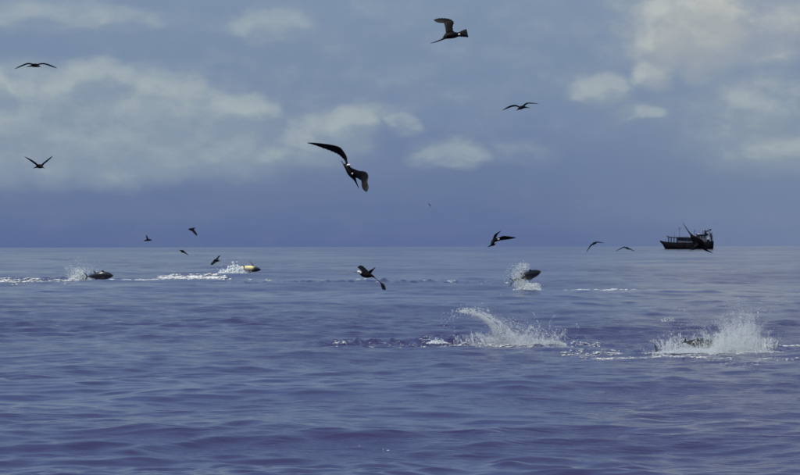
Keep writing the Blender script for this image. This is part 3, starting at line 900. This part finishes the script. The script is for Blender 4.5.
def build_boat():
    D = 1480.0
    U = D / F                                              # metres a pixel at the boat
    base = at(686.0, 248.3, D)
    root = bpy.data.objects.new("fishing_boat", None)
    C.objects.link(root)
    root.location = (base.x, base.y, base.z)
    root.rotation_euler = (0, -ROLL * 0.5, 0)
    tag(root, "dark fishing boat with long canopy and cluttered stern masts on the horizon", "boat")
    X = lambda px: (px - 686.0) * U
    Z = lambda py: (248.3 - py) * U

    def part(name, bm, m, parent=root):
        return link_mesh(name, bm_mesh(name, bm, [m]), parent)

    # hull: sections from bow (left) to stern (right): px, half beam at deck, half beam at waterline, deck py
    hull = bmesh.new()
    secs = [(660.0, .05, .02, 240.6, 241.6), (662.5, .75, .10, 241.4, 244.2), (665.5, 1.5, .35, 242.0, 249.8), (670.0, 2.3, 1.2, 242.5, 250.5), (678, 2.9, 2.2, 242.8, 250.8), (690, 3.1, 2.6, 242.9, 250.8),
            (702, 3.0, 2.5, 242.5, 250.8), (710, 2.7, 2.0, 241.8, 250.4), (713.2, 2.4, 1.4, 241.3, 249.0)]
    rings = []
    for px, bd, bw, dy, ky in secs:
        x, zd, zk = X(px), Z(dy), Z(ky)
        prof = [(-bd, zd), (-bd * 0.98, zd * 0.75 + zk * 0.25), (-(bd + bw) / 2, zd * 0.4 + zk * 0.6), (-bw * 0.7, zk * 0.85 + zd * 0.15), (0, zk), (bw * 0.7, zk * 0.85 + zd * 0.15), ((bd + bw) / 2, zd * 0.4 + zk * 0.6), (bd * 0.98, zd * 0.75 + zk * 0.25), (bd, zd),
                (bd - .15 * min(1, bd), zd), (bd - .15 * min(1, bd), zd - .55), (-(bd - .15 * min(1, bd)), zd - .55), (-(bd - .15 * min(1, bd)), zd)]
        rings.append([hull.verts.new((x, y, z)) for y, z in prof])
    n = len(rings[0])
    for i in range(len(rings) - 1):
        for j in range(n):
            hull.faces.new((rings[i][j], rings[i][(j + 1) % n], rings[i + 1][(j + 1) % n], rings[i + 1][j]))
    hull.faces.new(rings[0])
    hull.faces.new(rings[-1][::-1])
    h = part("hull", hull, M_HULL)
    st = bmesh.new()
    for s in (-1, 1):
        for (a, b) in zip(secs[:-1], secs[1:]):
            bar_bm(st, (X(a[0]), s * a[1], Z(a[3]) + .06), (X(b[0]), s * b[1], Z(b[3]) + .06), .11, 6)
    part("rail", st, M_RAIL, h)

    # deck house under the canopy
    cab = part("cabin", box_bm(X(686.8), 0, Z(240.4), 19.0 * U, 3.9, 4.9 * U), M_CABIN)
    for px, w in ((679.4, 1.5), (682.4, 1.7), (685.4, 1.7), (688.4, 1.7), (691.4, 1.6), (694.2, 1.5)):
        fr = part("window", box_bm(X(px), -1.98, Z(239.6), w * U, .10, 2.0 * U, .02), M_RAIL, cab)
        pn = link_mesh("pane", bm_mesh("pane", box_bm(X(px), -2.02, Z(239.6), w * U * .78, .06, 2.0 * U * .8, .01), [M_PANE]), cab)
    roof = bmesh.new()
    pts = [(666.6, 236.4, .9), (669.0, 237.2, 1.7), (673.5, 237.6, 2.4), (680, 237.7, 2.7), (690, 237.5, 2.8), (697, 237.3, 2.7)]
    rr = []
    for px, py, hb in pts:
        x, z = X(px), Z(py)
        rr.append([roof.verts.new(v) for v in ((x, -hb, z - .12), (x, -hb, z + .10), (x, 0, z + .32), (x, hb, z + .10), (x, hb, z - .12), (x, 0, z + .10))])
    for i in range(len(rr) - 1):
        for j in range(6):
            roof.faces.new((rr[i][j], rr[i][(j + 1) % 6], rr[i + 1][(j + 1) % 6], rr[i + 1][j]))
    roof.faces.new(rr[0])
    roof.faces.new(rr[-1][::-1])
    part("canopy", roof, M_ROOF)
    for px in (668.6, 671.2, 674.0, 676.6):
        for s in (-1, 1):
            bm = bmesh.new()
            hb = np.interp(px, [660, 665.5, 670, 678], [.05, 1.4, 2.1, 2.6])
            bar_bm(bm, (X(px), s * hb, Z(242.6)), (X(px + .1), s * min(hb, np.interp(px, [666, 669, 673.5, 680], [.9, 1.6, 2.3, 2.6])), Z(237.5)), .12)
            part("post", bm, M_RAIL)
    # wheelhouse aft, stepped roofs
    wh = part("wheelhouse", box_bm(X(701.5), 0, Z(238.9), 9.0 * U, 3.6, 8.0 * U), M_CABIN)
    for px in (698.6, 701.4, 704.2):
        part("window", box_bm(X(px), -1.83, Z(236.9), 1.7 * U, .09, 1.9 * U, .02), M_PANE, wh)
    part("roof", box_bm(X(701.4), 0, Z(234.7), 11.0 * U, 4.3, .22), M_ROOF, wh)
    part("locker", box_bm(X(698.4), -.4, Z(234.0), 2.2 * U, 1.2, .55), M_PALE)
    part("locker", box_bm(X(707.6), -.9, Z(238.0), 3.2 * U, 1.0, .6), M_PALE)
    part("locker", box_bm(X(690.4), .2, Z(236.9), 2.6 * U, 1.0, .5), M_PALE)
    part("net_drum", box_bm(X(708.2), .3, Z(240.8), 2.6 * U, 2.0, 2.2 * U, .3), M_RIG)
    # stern gantry, masts, booms, aerials
    bm = bmesh.new()
    for s in (-1.6, 1.6):
        bar_bm(bm, (X(706.0), s, Z(242)), (X(705.2), s, Z(230.6)), .17)
        bar_bm(bm, (X(711.6), s, Z(242)), (X(710.8), s, Z(233.4)), .15)
    bar_bm(bm, (X(705.2), -1.7, Z(230.8)), (X(705.2), 1.7, Z(230.8)), .17)
    bar_bm(bm, (X(710.8), -1.7, Z(233.6)), (X(710.8), 1.7, Z(233.6)), .15)
    bar_bm(bm, (X(703.6), 0, Z(233.9)), (X(711.2), 0, Z(229.0)), .15)
    bar_bm(bm, (X(705.2), 0, Z(232.2)), (X(712.2), 0, Z(238.4)), .10)
    part("gantry", bm, M_RIG)
    part("lamp_cluster", box_bm(X(706.2), -.3, Z(234.6), 3.4 * U, 1.2, 2.8 * U, .25), M_RIG)
    part("block", box_bm(X(707.2), -.2, Z(231.2), 1.4 * U, .6, 1.5 * U, .15), M_RIG)
    part("block", box_bm(X(710.6), .1, Z(230.1), 1.5 * U, .6, 1.1 * U, .12), M_RIG)
    part("block", box_bm(X(711.4), .2, Z(236.6), 1.6 * U, .7, 2.2 * U, .12), M_RIG)
    for (px, top, bot, r) in ((679.6, 227.0, 237.6, .075), (674.8, 232.2, 237.4, .05), (694.6, 229.4, 237.4, .085), (699.2, 231.0, 234.6, .06), (703.0, 230.2, 234.6, .08), (712.3, 231.8, 241.4, .07), (708.8, 228.6, 236.0, .07), (709.9, 232.0, 242.0, .09), (707.2, 233.6, 242.0, .07), (711.2, 236.2, 242.0, .06), (713.0, 237.4, 241.6, .05), (705.4, 229.8, 238.0, .06), (696.6, 232.6, 237.2, .06), (691.8, 233.4, 237.4, .05), (665.8, 238.6, 242.0, .06)):
        bm = bmesh.new()
        bar_bm(bm, (X(px), 0, Z(bot)), (X(px), 0, Z(top)), r)
        if top < 230.5:
            bar_bm(bm, (X(px) - .5, 0, Z(top) - .9), (X(px) + .5, 0, Z(top) - .9), r * .7)
        part("mast", bm, M_RIG)
    for a, b in (((706.6, 237.6), (713.0, 237.8)), ((706.6, 239.6), (713.0, 239.6)), ((713.0, 237.4), (708.8, 229.0)), ((708.8, 228.8), (712.8, 236.0)), ((703.0, 230.4), (711.0, 233.0)), ((679.6, 227.4), (667.4, 236.2)), ((679.6, 227.4), (694.6, 230.0)), ((694.6, 229.8), (705.2, 231.0))):
        bm = bmesh.new()
        bar_bm(bm, (X(a[0]), 0, Z(a[1])), (X(b[0]), 0, Z(b[1])), .018, 5)
        part("stay", bm, M_RIG)
    # tyres along the side
    for px in (674, 683, 692):
        bm = bmesh.new()
        for q in range(10):
            a0, a1 = 2 * math.pi * q / 10, 2 * math.pi * (q + 1) / 10
            bar_bm(bm, (X(px) + .42 * math.cos(a0), -3.15, Z(245) + .42 * math.sin(a0)), (X(px) + .42 * math.cos(a1), -3.15, Z(245) + .42 * math.sin(a1)), .13, 6)
        part("tyre_fender", bm, M_RIG)


build_boat()


# ------------------------------------------------------------------ spray and foam
def spray_material():
    m = bpy.data.materials.new("spray_water")
    m.use_nodes = True
    k = NG(m.node_tree)
    for nd in list(k.n):
        k.n.remove(nd)
    out = k.new('ShaderNodeOutputMaterial')
    d = k.new('ShaderNodeBsdfDiffuse')
    d.inputs['Color'].default_value = (0.90, 0.95, 0.97, 1)
    t = k.new('ShaderNodeBsdfTranslucent')
    t.inputs['Color'].default_value = (0.90, 0.95, 0.97, 1)
    g = k.new('ShaderNodeBsdfGlossy')
    g.inputs['Roughness'].default_value = 0.12
    a = k.new('ShaderNodeMixShader')
    a.inputs[0].default_value = 0.52
    k.l.new(d.outputs[0], a.inputs[1])
    k.l.new(t.outputs[0], a.inputs[2])
    b = k.new('ShaderNodeMixShader')
    b.inputs[0].default_value = 0.08
    k.l.new(a.outputs[0], b.inputs[1])
    k.l.new(g.outputs[0], b.inputs[2])
    k.l.new(b.outputs[0], out.inputs[0])
    return m


def foam_material():
    m, k, b = new_mat("sea_foam")
    tc = k.new('ShaderNodeTexCoord')
    n = k.noise(tc.outputs['Object'], 9.0, 4.0, 0.6)
    k.l.new(k.mix(k.smooth(n, 0.35, 0.65), (0.42, 0.47, 0.50, 1), (0.72, 0.75, 0.77, 1)), b.inputs['Base Color'])
    b.inputs['Roughness'].default_value = 0.7
    return m


M_SPRAY, M_FOAM = spray_material(), foam_material()
OCT_V = np.array([(1, 0, 0), (-1, 0, 0), (0, 1, 0), (0, -1, 0), (0, 0, 1), (0, 0, -1)], dtype=float)
OCT_F = np.array([(0, 2, 4), (2, 1, 4), (1, 3, 4), (3, 0, 4), (2, 0, 5), (1, 2, 5), (3, 1, 5), (0, 3, 5)])


TET_V = np.array([(1, 1, 1), (1, -1, -1), (-1, 1, -1), (-1, -1, 1)], dtype=float) * 0.80
TET_F = np.array([(0, 1, 2), (0, 3, 1), (0, 2, 3), (1, 3, 2)])


def drops_arrays(P, S, ico=False):
    """P (n,3) centres, S (n,3) radii."""
    V0, F0 = (OCT_V, OCT_F) if ico else (TET_V, TET_F)
    n, m = len(P), len(V0)
    jit = 1.0 + rng.uniform(-0.22, 0.22, (n, m, 1))
    ang = rng.uniform(0, 2 * math.pi, n)
    ca, sa = np.cos(ang)[:, None], np.sin(ang)[:, None]
    vx = V0[None, :, 0] * ca - V0[None, :, 1] * sa
    vy = V0[None, :, 0] * sa + V0[None, :, 1] * ca
    V = np.stack([vx, vy, np.broadcast_to(V0[None, :, 2], vx.shape)], -1) * S[:, None, :] * jit + P[:, None, :]
    Fc = F0[None, :, :] + (np.arange(n) * m)[:, None, None]
    return V.reshape(-1, 3), Fc.reshape(-1, 3)


def stuff(name, label, cat, groups, mat):
    """groups: list of (P, S, ico) joined into one object."""
    vs_, fs_, o_ = [], [], 0
    for P, S, ico in groups:
        if len(P) == 0:
            continue
        v, f = drops_arrays(np.asarray(P, float), np.asarray(S, float), ico)
        vs_.append(v)
        fs_.append(f + o_)
        o_ += len(v)
    V, Fa = np.concatenate(vs_), np.concatenate(fs_)
    c = V.mean(0)
    me = set_mesh(name, V - c, Fa)
    me.materials.append(mat)
    o = link_mesh(name, me)
    o.location = c
    tag(o, label, cat, None, "stuff")
    return o


def px_plane(d):
    """Local frame of an upright slice of air d metres out: (px, py, depth) -> world."""
    a = at(400, 237.5, d)
    ux = at(401, 237.5, d) - a
    uy = at(400, 238.5, d) - a

    def f(px, py, dz):
        px, py, dz = np.asarray(px, float), np.asarray(py, float), np.asarray(dz, float)
        s = (d + dz) / d
        out = np.empty((len(px), 3))
        for i in range(3):
            out[:, i] = CAM[i] + (a[i] - CAM[i] + ux[i] * (px - 400) + uy[i] * (py - 237.5)) * s
        return out
    return f


def iso(r, el=1.0):
    r = np.asarray(r)
    return np.stack([r, r, r * el], -1)


def jets(f, d, base, n, k, hgt, lean, spread, depth, rmin, rmax, tight=0.05):
    """Thrown filaments: each jet a ballistic arc strewn with drops. base(n) gives px, py of the feet; hgt(px) the height in px."""
    bx, by = base(n)
    k = int(k * 1.35)
    P, R = [], []
    for i in range(n):
        H = hgt(bx[i]) * abs(rng.normal(0.62, 0.30))
        vx = rng.normal(lean, spread) * max(H, 2.0)
        kk = int(k * rng.uniform(0.5, 1.4))
        t = rng.uniform(0.02, 1.0, kk) ** 1.25 * rng.uniform(0.5, 1.25)
        clump = np.abs(np.sin(t * rng.uniform(6, 18) + rng.uniform(0, 6)))
        keep = rng.uniform(0, 1, kk) < 0.35 + 0.65 * clump
        t = t[keep]
        x = bx[i] + vx * t
        y = by[i] - H * (2 * t - t * t)
        jr = tight * H * (0.3 + t)
        x = x + rng.normal(0, 1, len(t)) * jr
        y = y + rng.normal(0, 1, len(t)) * jr
        dz = rng.normal(0, depth) + rng.normal(0, 0.08, len(t))
        P.append(f(x, np.minimum(y, by[i] + 1.5), dz))
        R.append(0.8 * rmin + (rmax - 0.8 * rmin) * rng.uniform(0, 1, len(t)) ** 5 * (1.15 - 0.5 * np.clip(t, 0, 1)))
    P, R = np.concatenate(P), np.concatenate(R)
    return P, iso(R, 1.15)


def foam_on_sea(segs, flat=0.45):
    """segs: (x0, y0, x1, y1, n, depth m, radius min, radius max): lumps lying on the water along a line, in clumps."""
    P, S, X_, Y_, W_ = [], [], [], [], []
    for x0, y0, x1, y1, n, dep, r0, r1 in segs:
        n, r0, r1 = int(n * 1.7), r0 * 0.55, r1 * 0.72
        m = max(3, n // 16)
        cs = rng.uniform(0, 1, m)
        cw = rng.uniform(0.004, 0.03, m) * (3.0 if n > 1200 else 1.0)
        pick = rng.integers(0, m, n)
        t = np.clip(cs[pick] + rng.normal(0, 1, n) * cw[pick], -0.02, 1.02)
        cd = rng.normal(0, dep, m)
        for i in range(n):
            p = sea_point(x0 + (x1 - x0) * t[i], y0 + (y1 - y0) * t[i])
            yy = p.y + cd[pick[i]] + rng.normal(0, dep * 0.25)
            Y_.append(yy)
            X_.append(p.x / p.y)
            W_.append(dep * (2.2 if y0 < 320 else 0.5))
            r = r0 + (r1 - r0) * rng.uniform() ** 3
            P.append((p.x * yy / p.y, yy, 0))
            S.append((r * rng.uniform(0.9, 6.0 if y0 < 300 else 4.0), r * rng.uniform(0.8, 2.0), r * flat * rng.uniform(0.6, 1.1)))
    P, S = np.array(P), np.array(S)
    X_, Y_, W_ = np.array(X_), np.array(Y_), np.array(W_)
    best = np.full(len(Y_), -9.0)
    for q in np.linspace(-1, 1, 13):                 # foam gathers on the nearest crest of the torn water
        yy = Y_ + q * W_
        el = (sea_z(X_ * yy, yy) - CAM_H) / yy - 0.00025 * abs(q)
        m = el > best
        best[m] = el[m]
        P[m, 1] = yy[m]
        P[m, 0] = (X_ * yy)[m]
    P[:, 1] += rng.normal(0, 0.10, len(P)) * W_
    P[:, 2] = sea_z(P[:, 0], P[:, 1]) + S[:, 2] * 0.35
    return P, S


def along(pts, n, wpx, bias=1.3):
    """Random points round a polyline of (px, py, half width), denser to its start."""
    q = np.array(catmull(pts, 12))
    t = rng.uniform(0, 1, n) ** bias * (len(q) - 1.001)
    i = t.astype(int)
    fr = (t - i)[:, None]
    c = q[i] * (1 - fr) + q[i + 1] * fr
    ang = rng.uniform(0, 2 * np.pi, n)
    rad = np.sqrt(rng.uniform(0, 1, n)) * c[:, 2] * wpx
    along.t, along.u = t, rad * np.cos(ang - np.arctan2(q[i + 1, 1] - q[i, 1], q[i + 1, 0] - q[i, 0]) - np.pi / 2)
    return c[:, 0] + np.cos(ang) * rad, c[:, 1] + np.sin(ang) * rad, rad


def mound(f, d, cx, cy, wx, wy, n, r0, r1, dep=0.3):
    x = cx + rng.normal(0, wx, n)
    h = np.abs(rng.normal(0, 1, n)) * wy * np.exp(-((x - cx) / (1.8 * wx)) ** 2)
    r = r0 + (r1 - r0) * rng.uniform(0, 1, n) ** 2.5
    return f(x, cy - h, rng.normal(0, dep, n)), np.stack([r * 1.3, r * 1.3, r * 0.85], -1)


def U2(a, b):
    return lambda n: (rng.uniform(a[0], b[0], n), rng.uniform(a[1], b[1], n))


# S5: the big splash on the right
D5B = sea_point(715, 351.5).y
f = px_plane(D5B)
g = []
g.append((*jets(f, D5, lambda n: (rng.normal(738, 15, n), rng.normal(348.5, 1.0, n)), 230, 150, lambda x: 33 * math.exp(-((x - 740) / 34) ** 2) + 4, 0.05, 0.40, 0.45, .0025, .007, 0.04), False))
g.append((*jets(f, D5, lambda n: (rng.uniform(658, 772, n), rng.normal(349.5, 1.0, n)), 190, 90, lambda x: 12 + 8 * math.exp(-((x - 725) / 40) ** 2), -0.1, 0.6, 0.45, .003, .008), False))
g.append((*jets(f, D5, lambda n: (rng.normal(674, 8, n), rng.normal(347.5, 1.0, n)), 18, 20, lambda x: 26, -0.1, 0.4, 0.3, .004, .012), False))
g.append((*jets(f, D5, lambda n: (rng.normal(735, 12, n), rng.normal(348, 1.0, n)), 16, 34, lambda x: 48, 0.1, 0.35, 0.3, .004, .012, 0.015), False))
g.append((*mound(f, D5, 732, 353.2, 20, 5.0, 9000, .004, .012, .45), True))
g.append((*mound(f, D5, 692, 353.2, 18, 3.0, 5000, .004, .011, .45), True))
x_, y_, _ = along([(674, 320, .6), (666, 319, .8), (661, 321, .5)], 40, 2.5)
g.append((f(x_, y_, rng.normal(0, .1, 40)), iso(rng.uniform(.005, .012, 40)), False))
nm = 17000
x_ = 738 + rng.normal(0, 17, nm)
h_ = rng.exponential(0.42, nm) * 26 * np.exp(-((x_ - 740) / 30) ** 2) + rng.exponential(2.5, nm)
g.append((f(x_, 350.5 - h_, rng.normal(0, .35, nm)), iso(rng.uniform(.0014, .0030, nm)), False))
nm = 9000
x_ = 690 + rng.normal(0, 20, nm)
g.append((f(x_, 351 - rng.exponential(5.0, nm), rng.normal(0, .35, nm)), iso(rng.uniform(.0014, .0028, nm)), False))
stuff("spray", "tall ragged white spray bursting over the rolling fish on the right", "spray", g, M_SPRAY)

# S4: plume left of it
D4 = sea_point(510, 347).y
f = px_plane(D4)
g = []
for pts, n, w, thr in (([(510, 346, 14), (506, 339, 11), (501, 331, 8.5), (495, 324, 6.4), (487, 318.4, 4.4), (477.5, 313.6, 3.4), (468, 310.4, 2.8), (460, 310.2, 2.6)], 17000, 1.0, -0.30),
                       ([(500, 345, 6), (497, 336, 4.5), (494, 327, 3.6), (486, 319.5, 2.4), (478, 314.5, 1.6)], 6500, 1.0, -0.40),
                       ([(498, 344, 5), (487, 338, 4.6), (479, 334, 3.2), (472, 335, 2)], 4000, 1.0, -0.20),
                       ([(566, 346, 2.5), (546, 342, 4.5), (530, 338, 6), (516, 331, 5)], 7500, 1.0, -0.2)):
    x_, y_, rad = along(pts, n, w, 1.7)
    nz = np.array([0.8 * noise.noise(Vector((a * .045, b * .55, 1.3 + n))) + 0.7 * noise.noise(Vector((a * .13, b * 1.3, 4.1))) + 0.5 * noise.noise(Vector((p * .35, q * .45, 7.1))) for a, b, p, q in zip(along.t, along.u, x_, y_)])
    kp_ = nz > thr + 0.34 + 0.15 * rng.normal(0, 1, n)
    x_, y_ = x_[kp_], y_[kp_]
    x_ = x_ + rng.standard_t(2.2, len(x_)) * 0.45
    y_ = np.minimum(y_ + rng.standard_t(2.2, len(y_)) * 0.35, 348)
    g.append((f(x_, y_, rng.normal(0, .14, len(x_))), iso(.0024 + .009 * rng.uniform(0, 1, len(x_)) ** 6), False))
g.append((*jets(f, D4, lambda n: (rng.normal(527, 17, n), rng.normal(346, 1.0, n)), 110, 90, lambda x: 17, 0.3, 0.6, 0.35, .0025, .007), False))
g.append((*jets(f, D4, lambda n: (rng.normal(482, 12, n), rng.normal(345, 1.0, n)), 70, 80, lambda x: 12, -0.4, 0.5, 0.35, .0025, .007), False))
for pts, n in (([(544, 338, .6), (539, 325, .5), (535, 316, .4), (532, 311, .5)], 34), ([(562, 344, .6), (557, 337, .5), (554, 331, .4)], 22), ([(528, 332, 2.2), (531, 326, 2.4), (536, 331, 2)], 60), ([(577, 324, .8), (578, 328, 1)], 8),
               ([(545, 343, 3), (556, 336, 3)], 80), ([(474, 312, 4), (458, 312, 5), (440, 322, 8)], 110), ([(500, 325, 6), (512, 322, 5), (520, 330, 5)], 110), ([(470, 310, 2), (480, 308, 2), (490, 311, 2)], 40)):
    x_, y_, _ = along(pts, n, 1.0)
    g.append((f(x_, y_, rng.normal(0, .15, n)), iso(rng.uniform(.004, .011, n)), False))
g.append((*mound(f, D4, 528, 349.6, 20, 3.4, 8500, .004, .012), True))
g.append((*mound(f, D4, 487, 349.4, 15, 2.6, 4500, .004, .011), True))
g.append((*mound(f, D4, 437, 343.5, 5, 2.0, 340, .006, .020), True))
g.append((*jets(f, D4, lambda n: (rng.uniform(505, 562, n), rng.normal(346, 1.0, n)), 26, 30, lambda x: 27, 0.25, 0.5, 0.3, .004, .011, 0.02), False))
g.append((*jets(f, D4, lambda n: (rng.uniform(455, 500, n), rng.normal(346, 1.0, n)), 14, 24, lambda x: 15, -0.5, 0.5, 0.3, .004, .010, 0.02), False))
nm = 14000
x_ = 516 + rng.normal(0, 22, nm)
h_ = rng.exponential(0.40, nm) * 17 * np.exp(-((x_ - 512) / 34) ** 2) + rng.exponential(1.8, nm)
g.append((f(x_, 348.5 - h_, rng.normal(0, .3, nm)), iso(rng.uniform(.0014, .0030, nm)), False))
x_, y_, _ = along([(508, 342, 16), (502, 330, 12), (490, 319, 8), (474, 311.5, 6)], 6000, 1.0)
x_, y_ = x_ + rng.normal(0, 1.8, len(x_)), np.minimum(y_ + rng.normal(0, 1.2, len(y_)), 348)
g.append((f(x_, y_, rng.normal(0, .2, len(x_))), iso(rng.uniform(.0014, .0028, len(x_))), False))
stuff("spray", "curling arc of white spray flung to the left beside the torn dark water", "spray", g, M_SPRAY)

# S3: round the leaping fish
f = px_plane(D3 - 0.3)
g = []
for pts, n, w in (([(523, 289, 5), (517, 281, 5), (517, 274, 5), (521, 268, 4.4), (527, 266.5, 3.0)], 1300, 1.15), ([(537, 288, 5), (527, 288, 5.4), (518, 282, 5)], 2200, 1.0), ([(508, 277, 5), (515, 267, 5), (528, 263.5, 4)], 200, 1.3),
                  ([(524, 284, 4), (521, 278, 4), (520, 272, 3)], 500, 1.2)):
    x_, y_, _ = along(pts, n, w)
    y_ = np.minimum(y_, 291)
    g.append((f(x_, y_, rng.normal(0, .25, n)), iso(.008 + .013 * rng.uniform(0, 1, n) ** 3), False))
g.append((*mound(f, D3, 528, 291.0, 6.5, 3.6, 900, .014, .045), True))
x_, y_, _ = along([(506.6, 283.0, .7), (507.6, 282.6, .7)], 14, 1.0)
g.append((f(x_, y_, rng.normal(0, .05, 14)), iso(rng.uniform(.015, .03, 14)), False))
stuff("spray", "white spray hanging round the tail of the leaping dark fish", "spray", g, M_SPRAY)

# S1: behind the silver fish
f = px_plane(D1 + 0.7)
g = []
g.append((*jets(f, D1, lambda n: (rng.normal(81, 5.5, n), rng.normal(281, .8, n)), 90, 36, lambda x: 17, -0.10, 0.5, 0.4, .010, .024), False))
g.append((*mound(f, D1, 79.5, 281.2, 5.0, 4.6, 1500, .014, .055), True))
g.append((*jets(f, D1, lambda n: (rng.normal(92, 6, n), rng.normal(275, 1.5, n)), 18, 14, lambda x: 10, 0.1, 0.6, 0.3, .009, .02), False))
stuff("spray", "pale burst of spray behind the dark silver sided fish", "spray", g, M_SPRAY)

# S2: round the yellow fish
f = px_plane(D2 - 3.0)
g = []
g.append((*mound(f, D2, 234.5, 277.2, 6.5, 4.4, 3600, .03, .10, .5), True))
g.append((*mound(f, D2, 223, 278.0, 5, 2.8, 1500, .03, .09, .5), True))
g.append((*jets(f, D2, lambda n: (rng.normal(234, 6, n), rng.normal(275, 1, n)), 50, 22, lambda x: 9, -0.3, 0.5, 0.4, .010, .026), False))
g.append((*jets(f, D2, lambda n: (rng.normal(226, 5, n), rng.normal(268, 2, n)), 10, 8, lambda x: 8, 0.1, 0.6, 0.4, .008, .018), False))
stuff("spray", "low bank of white foam and spray thrown up by the yellow sided fish", "spray", g, M_SPRAY)

# wakes and foam streaks lying on the water
FAR = 0.5
P, S = foam_on_sea([(-8, 281.8, 80, 281.2, 1300, 2.0, .02, .10), (0, 282.4, 70, 282.2, 160, 2.0, .02, .08), (112, 281.6, 165, 280.8, 220, 2.0, .02, .08), (-4, 284.0, 70, 284.0, 40, 2.0, .02, .06)], FAR)
stuff("wake_foam", "broken white wake line trailing left of the silver sided fish", "foam", [(P, S, True)], M_FOAM)
P, S = foam_on_sea([(160, 278.6, 224, 277.8, 1300, 2.0, .025, .11), (140, 280.4, 200, 280.4, 80, 2.5, .02, .08), (215, 281.0, 236, 281.6, 50, 2.2, .02, .07), (128, 281.5, 170, 280.0, 130, 2.2, .02, .08)], FAR)
stuff("wake_foam", "long white wake line trailing left of the yellow sided fish", "foam", [(P, S, True)], M_FOAM)
P, S = foam_on_sea([(250, 282.5, 345, 282.8, 34, 2.5, .02, .06), (345, 282.4, 400, 282.6, 40, 2.5, .02, .06), (395, 282.6, 480, 283.0, 70, 2.5, .02, .06), (478, 284.0, 512, 284.0, 24, 2.0, .02, .07)], FAR)
stuff("foam_flecks", "scattered white flecks on the choppy line under the white headed bird", "foam", [(P, S, True)], M_FOAM)
P, S = foam_on_sea([(540, 291.6, 640, 290.8, 300, 1.6, .02, .08), (575, 291.0, 622, 290.6, 240, 1.4, .02, .09)], FAR)
stuff("wake_foam", "thin foam line running right from under the leaping dark fish", "foam", [(P, S, True)], M_FOAM)
P, S = foam_on_sea([(440, 347.5, 570, 349.0, 900, .35, .006, .026), (332, 345.0, 346, 346.0, 220, .5, .006, .024), (345, 345.5, 440, 347.0, 170, .9, .005, .018), (400, 348.0, 430, 348.4, 130, .3, .006, .022), (570, 345, 600, 346.5, 300, .5, .006, .022), (420, 341, 470, 342, 200, .7, .006, .02)], 0.45)
stuff("foam_flecks", "white foam strewn over the torn dark water beneath the curling spray", "foam", [(P, S, True)], M_FOAM)
P, S = foam_on_sea([(562, 352.6, 622, 350.4, 700, .45, .005, .024), (582, 355.4, 660, 356.0, 560, .35, .005, .022), (655, 355.0, 700, 357.0, 420, .45, .005, .026), (690, 356, 735, 358, 300, .6, .005, .020), (720, 361, 762, 366, 160, .8, .005, .016), (755, 358, 800, 358.5, 200, .6, .005, .020)], 0.35)
stuff("foam_streak", "pair of loose foam streaks on the water in front of the two big splashes", "foam", [(P, S, True)], M_FOAM)
P, S = foam_on_sea([(655, 352.0, 770, 351.6, 1300, .8, .006, .026), (765, 346.5, 806, 344.5, 520, .4, .007, .030), (640, 350.4, 700, 350.6, 160, .4, .005, .018)], 0.45)
stuff("foam_flecks", "bright foam at the foot of the tall right splash", "foam", [(P, S, True)], M_FOAM)
P, S = foam_on_sea([(357, 441.0, 362, 441.4, 4, .02, .006, .010), (383, 442.4, 390, 442.8, 5, .02, .007, .012)], 0.7)
stuff("foam_flecks", "two tiny bright bubbles of foam on the nearest swell", "foam", [(P, S, True)], M_FOAM)
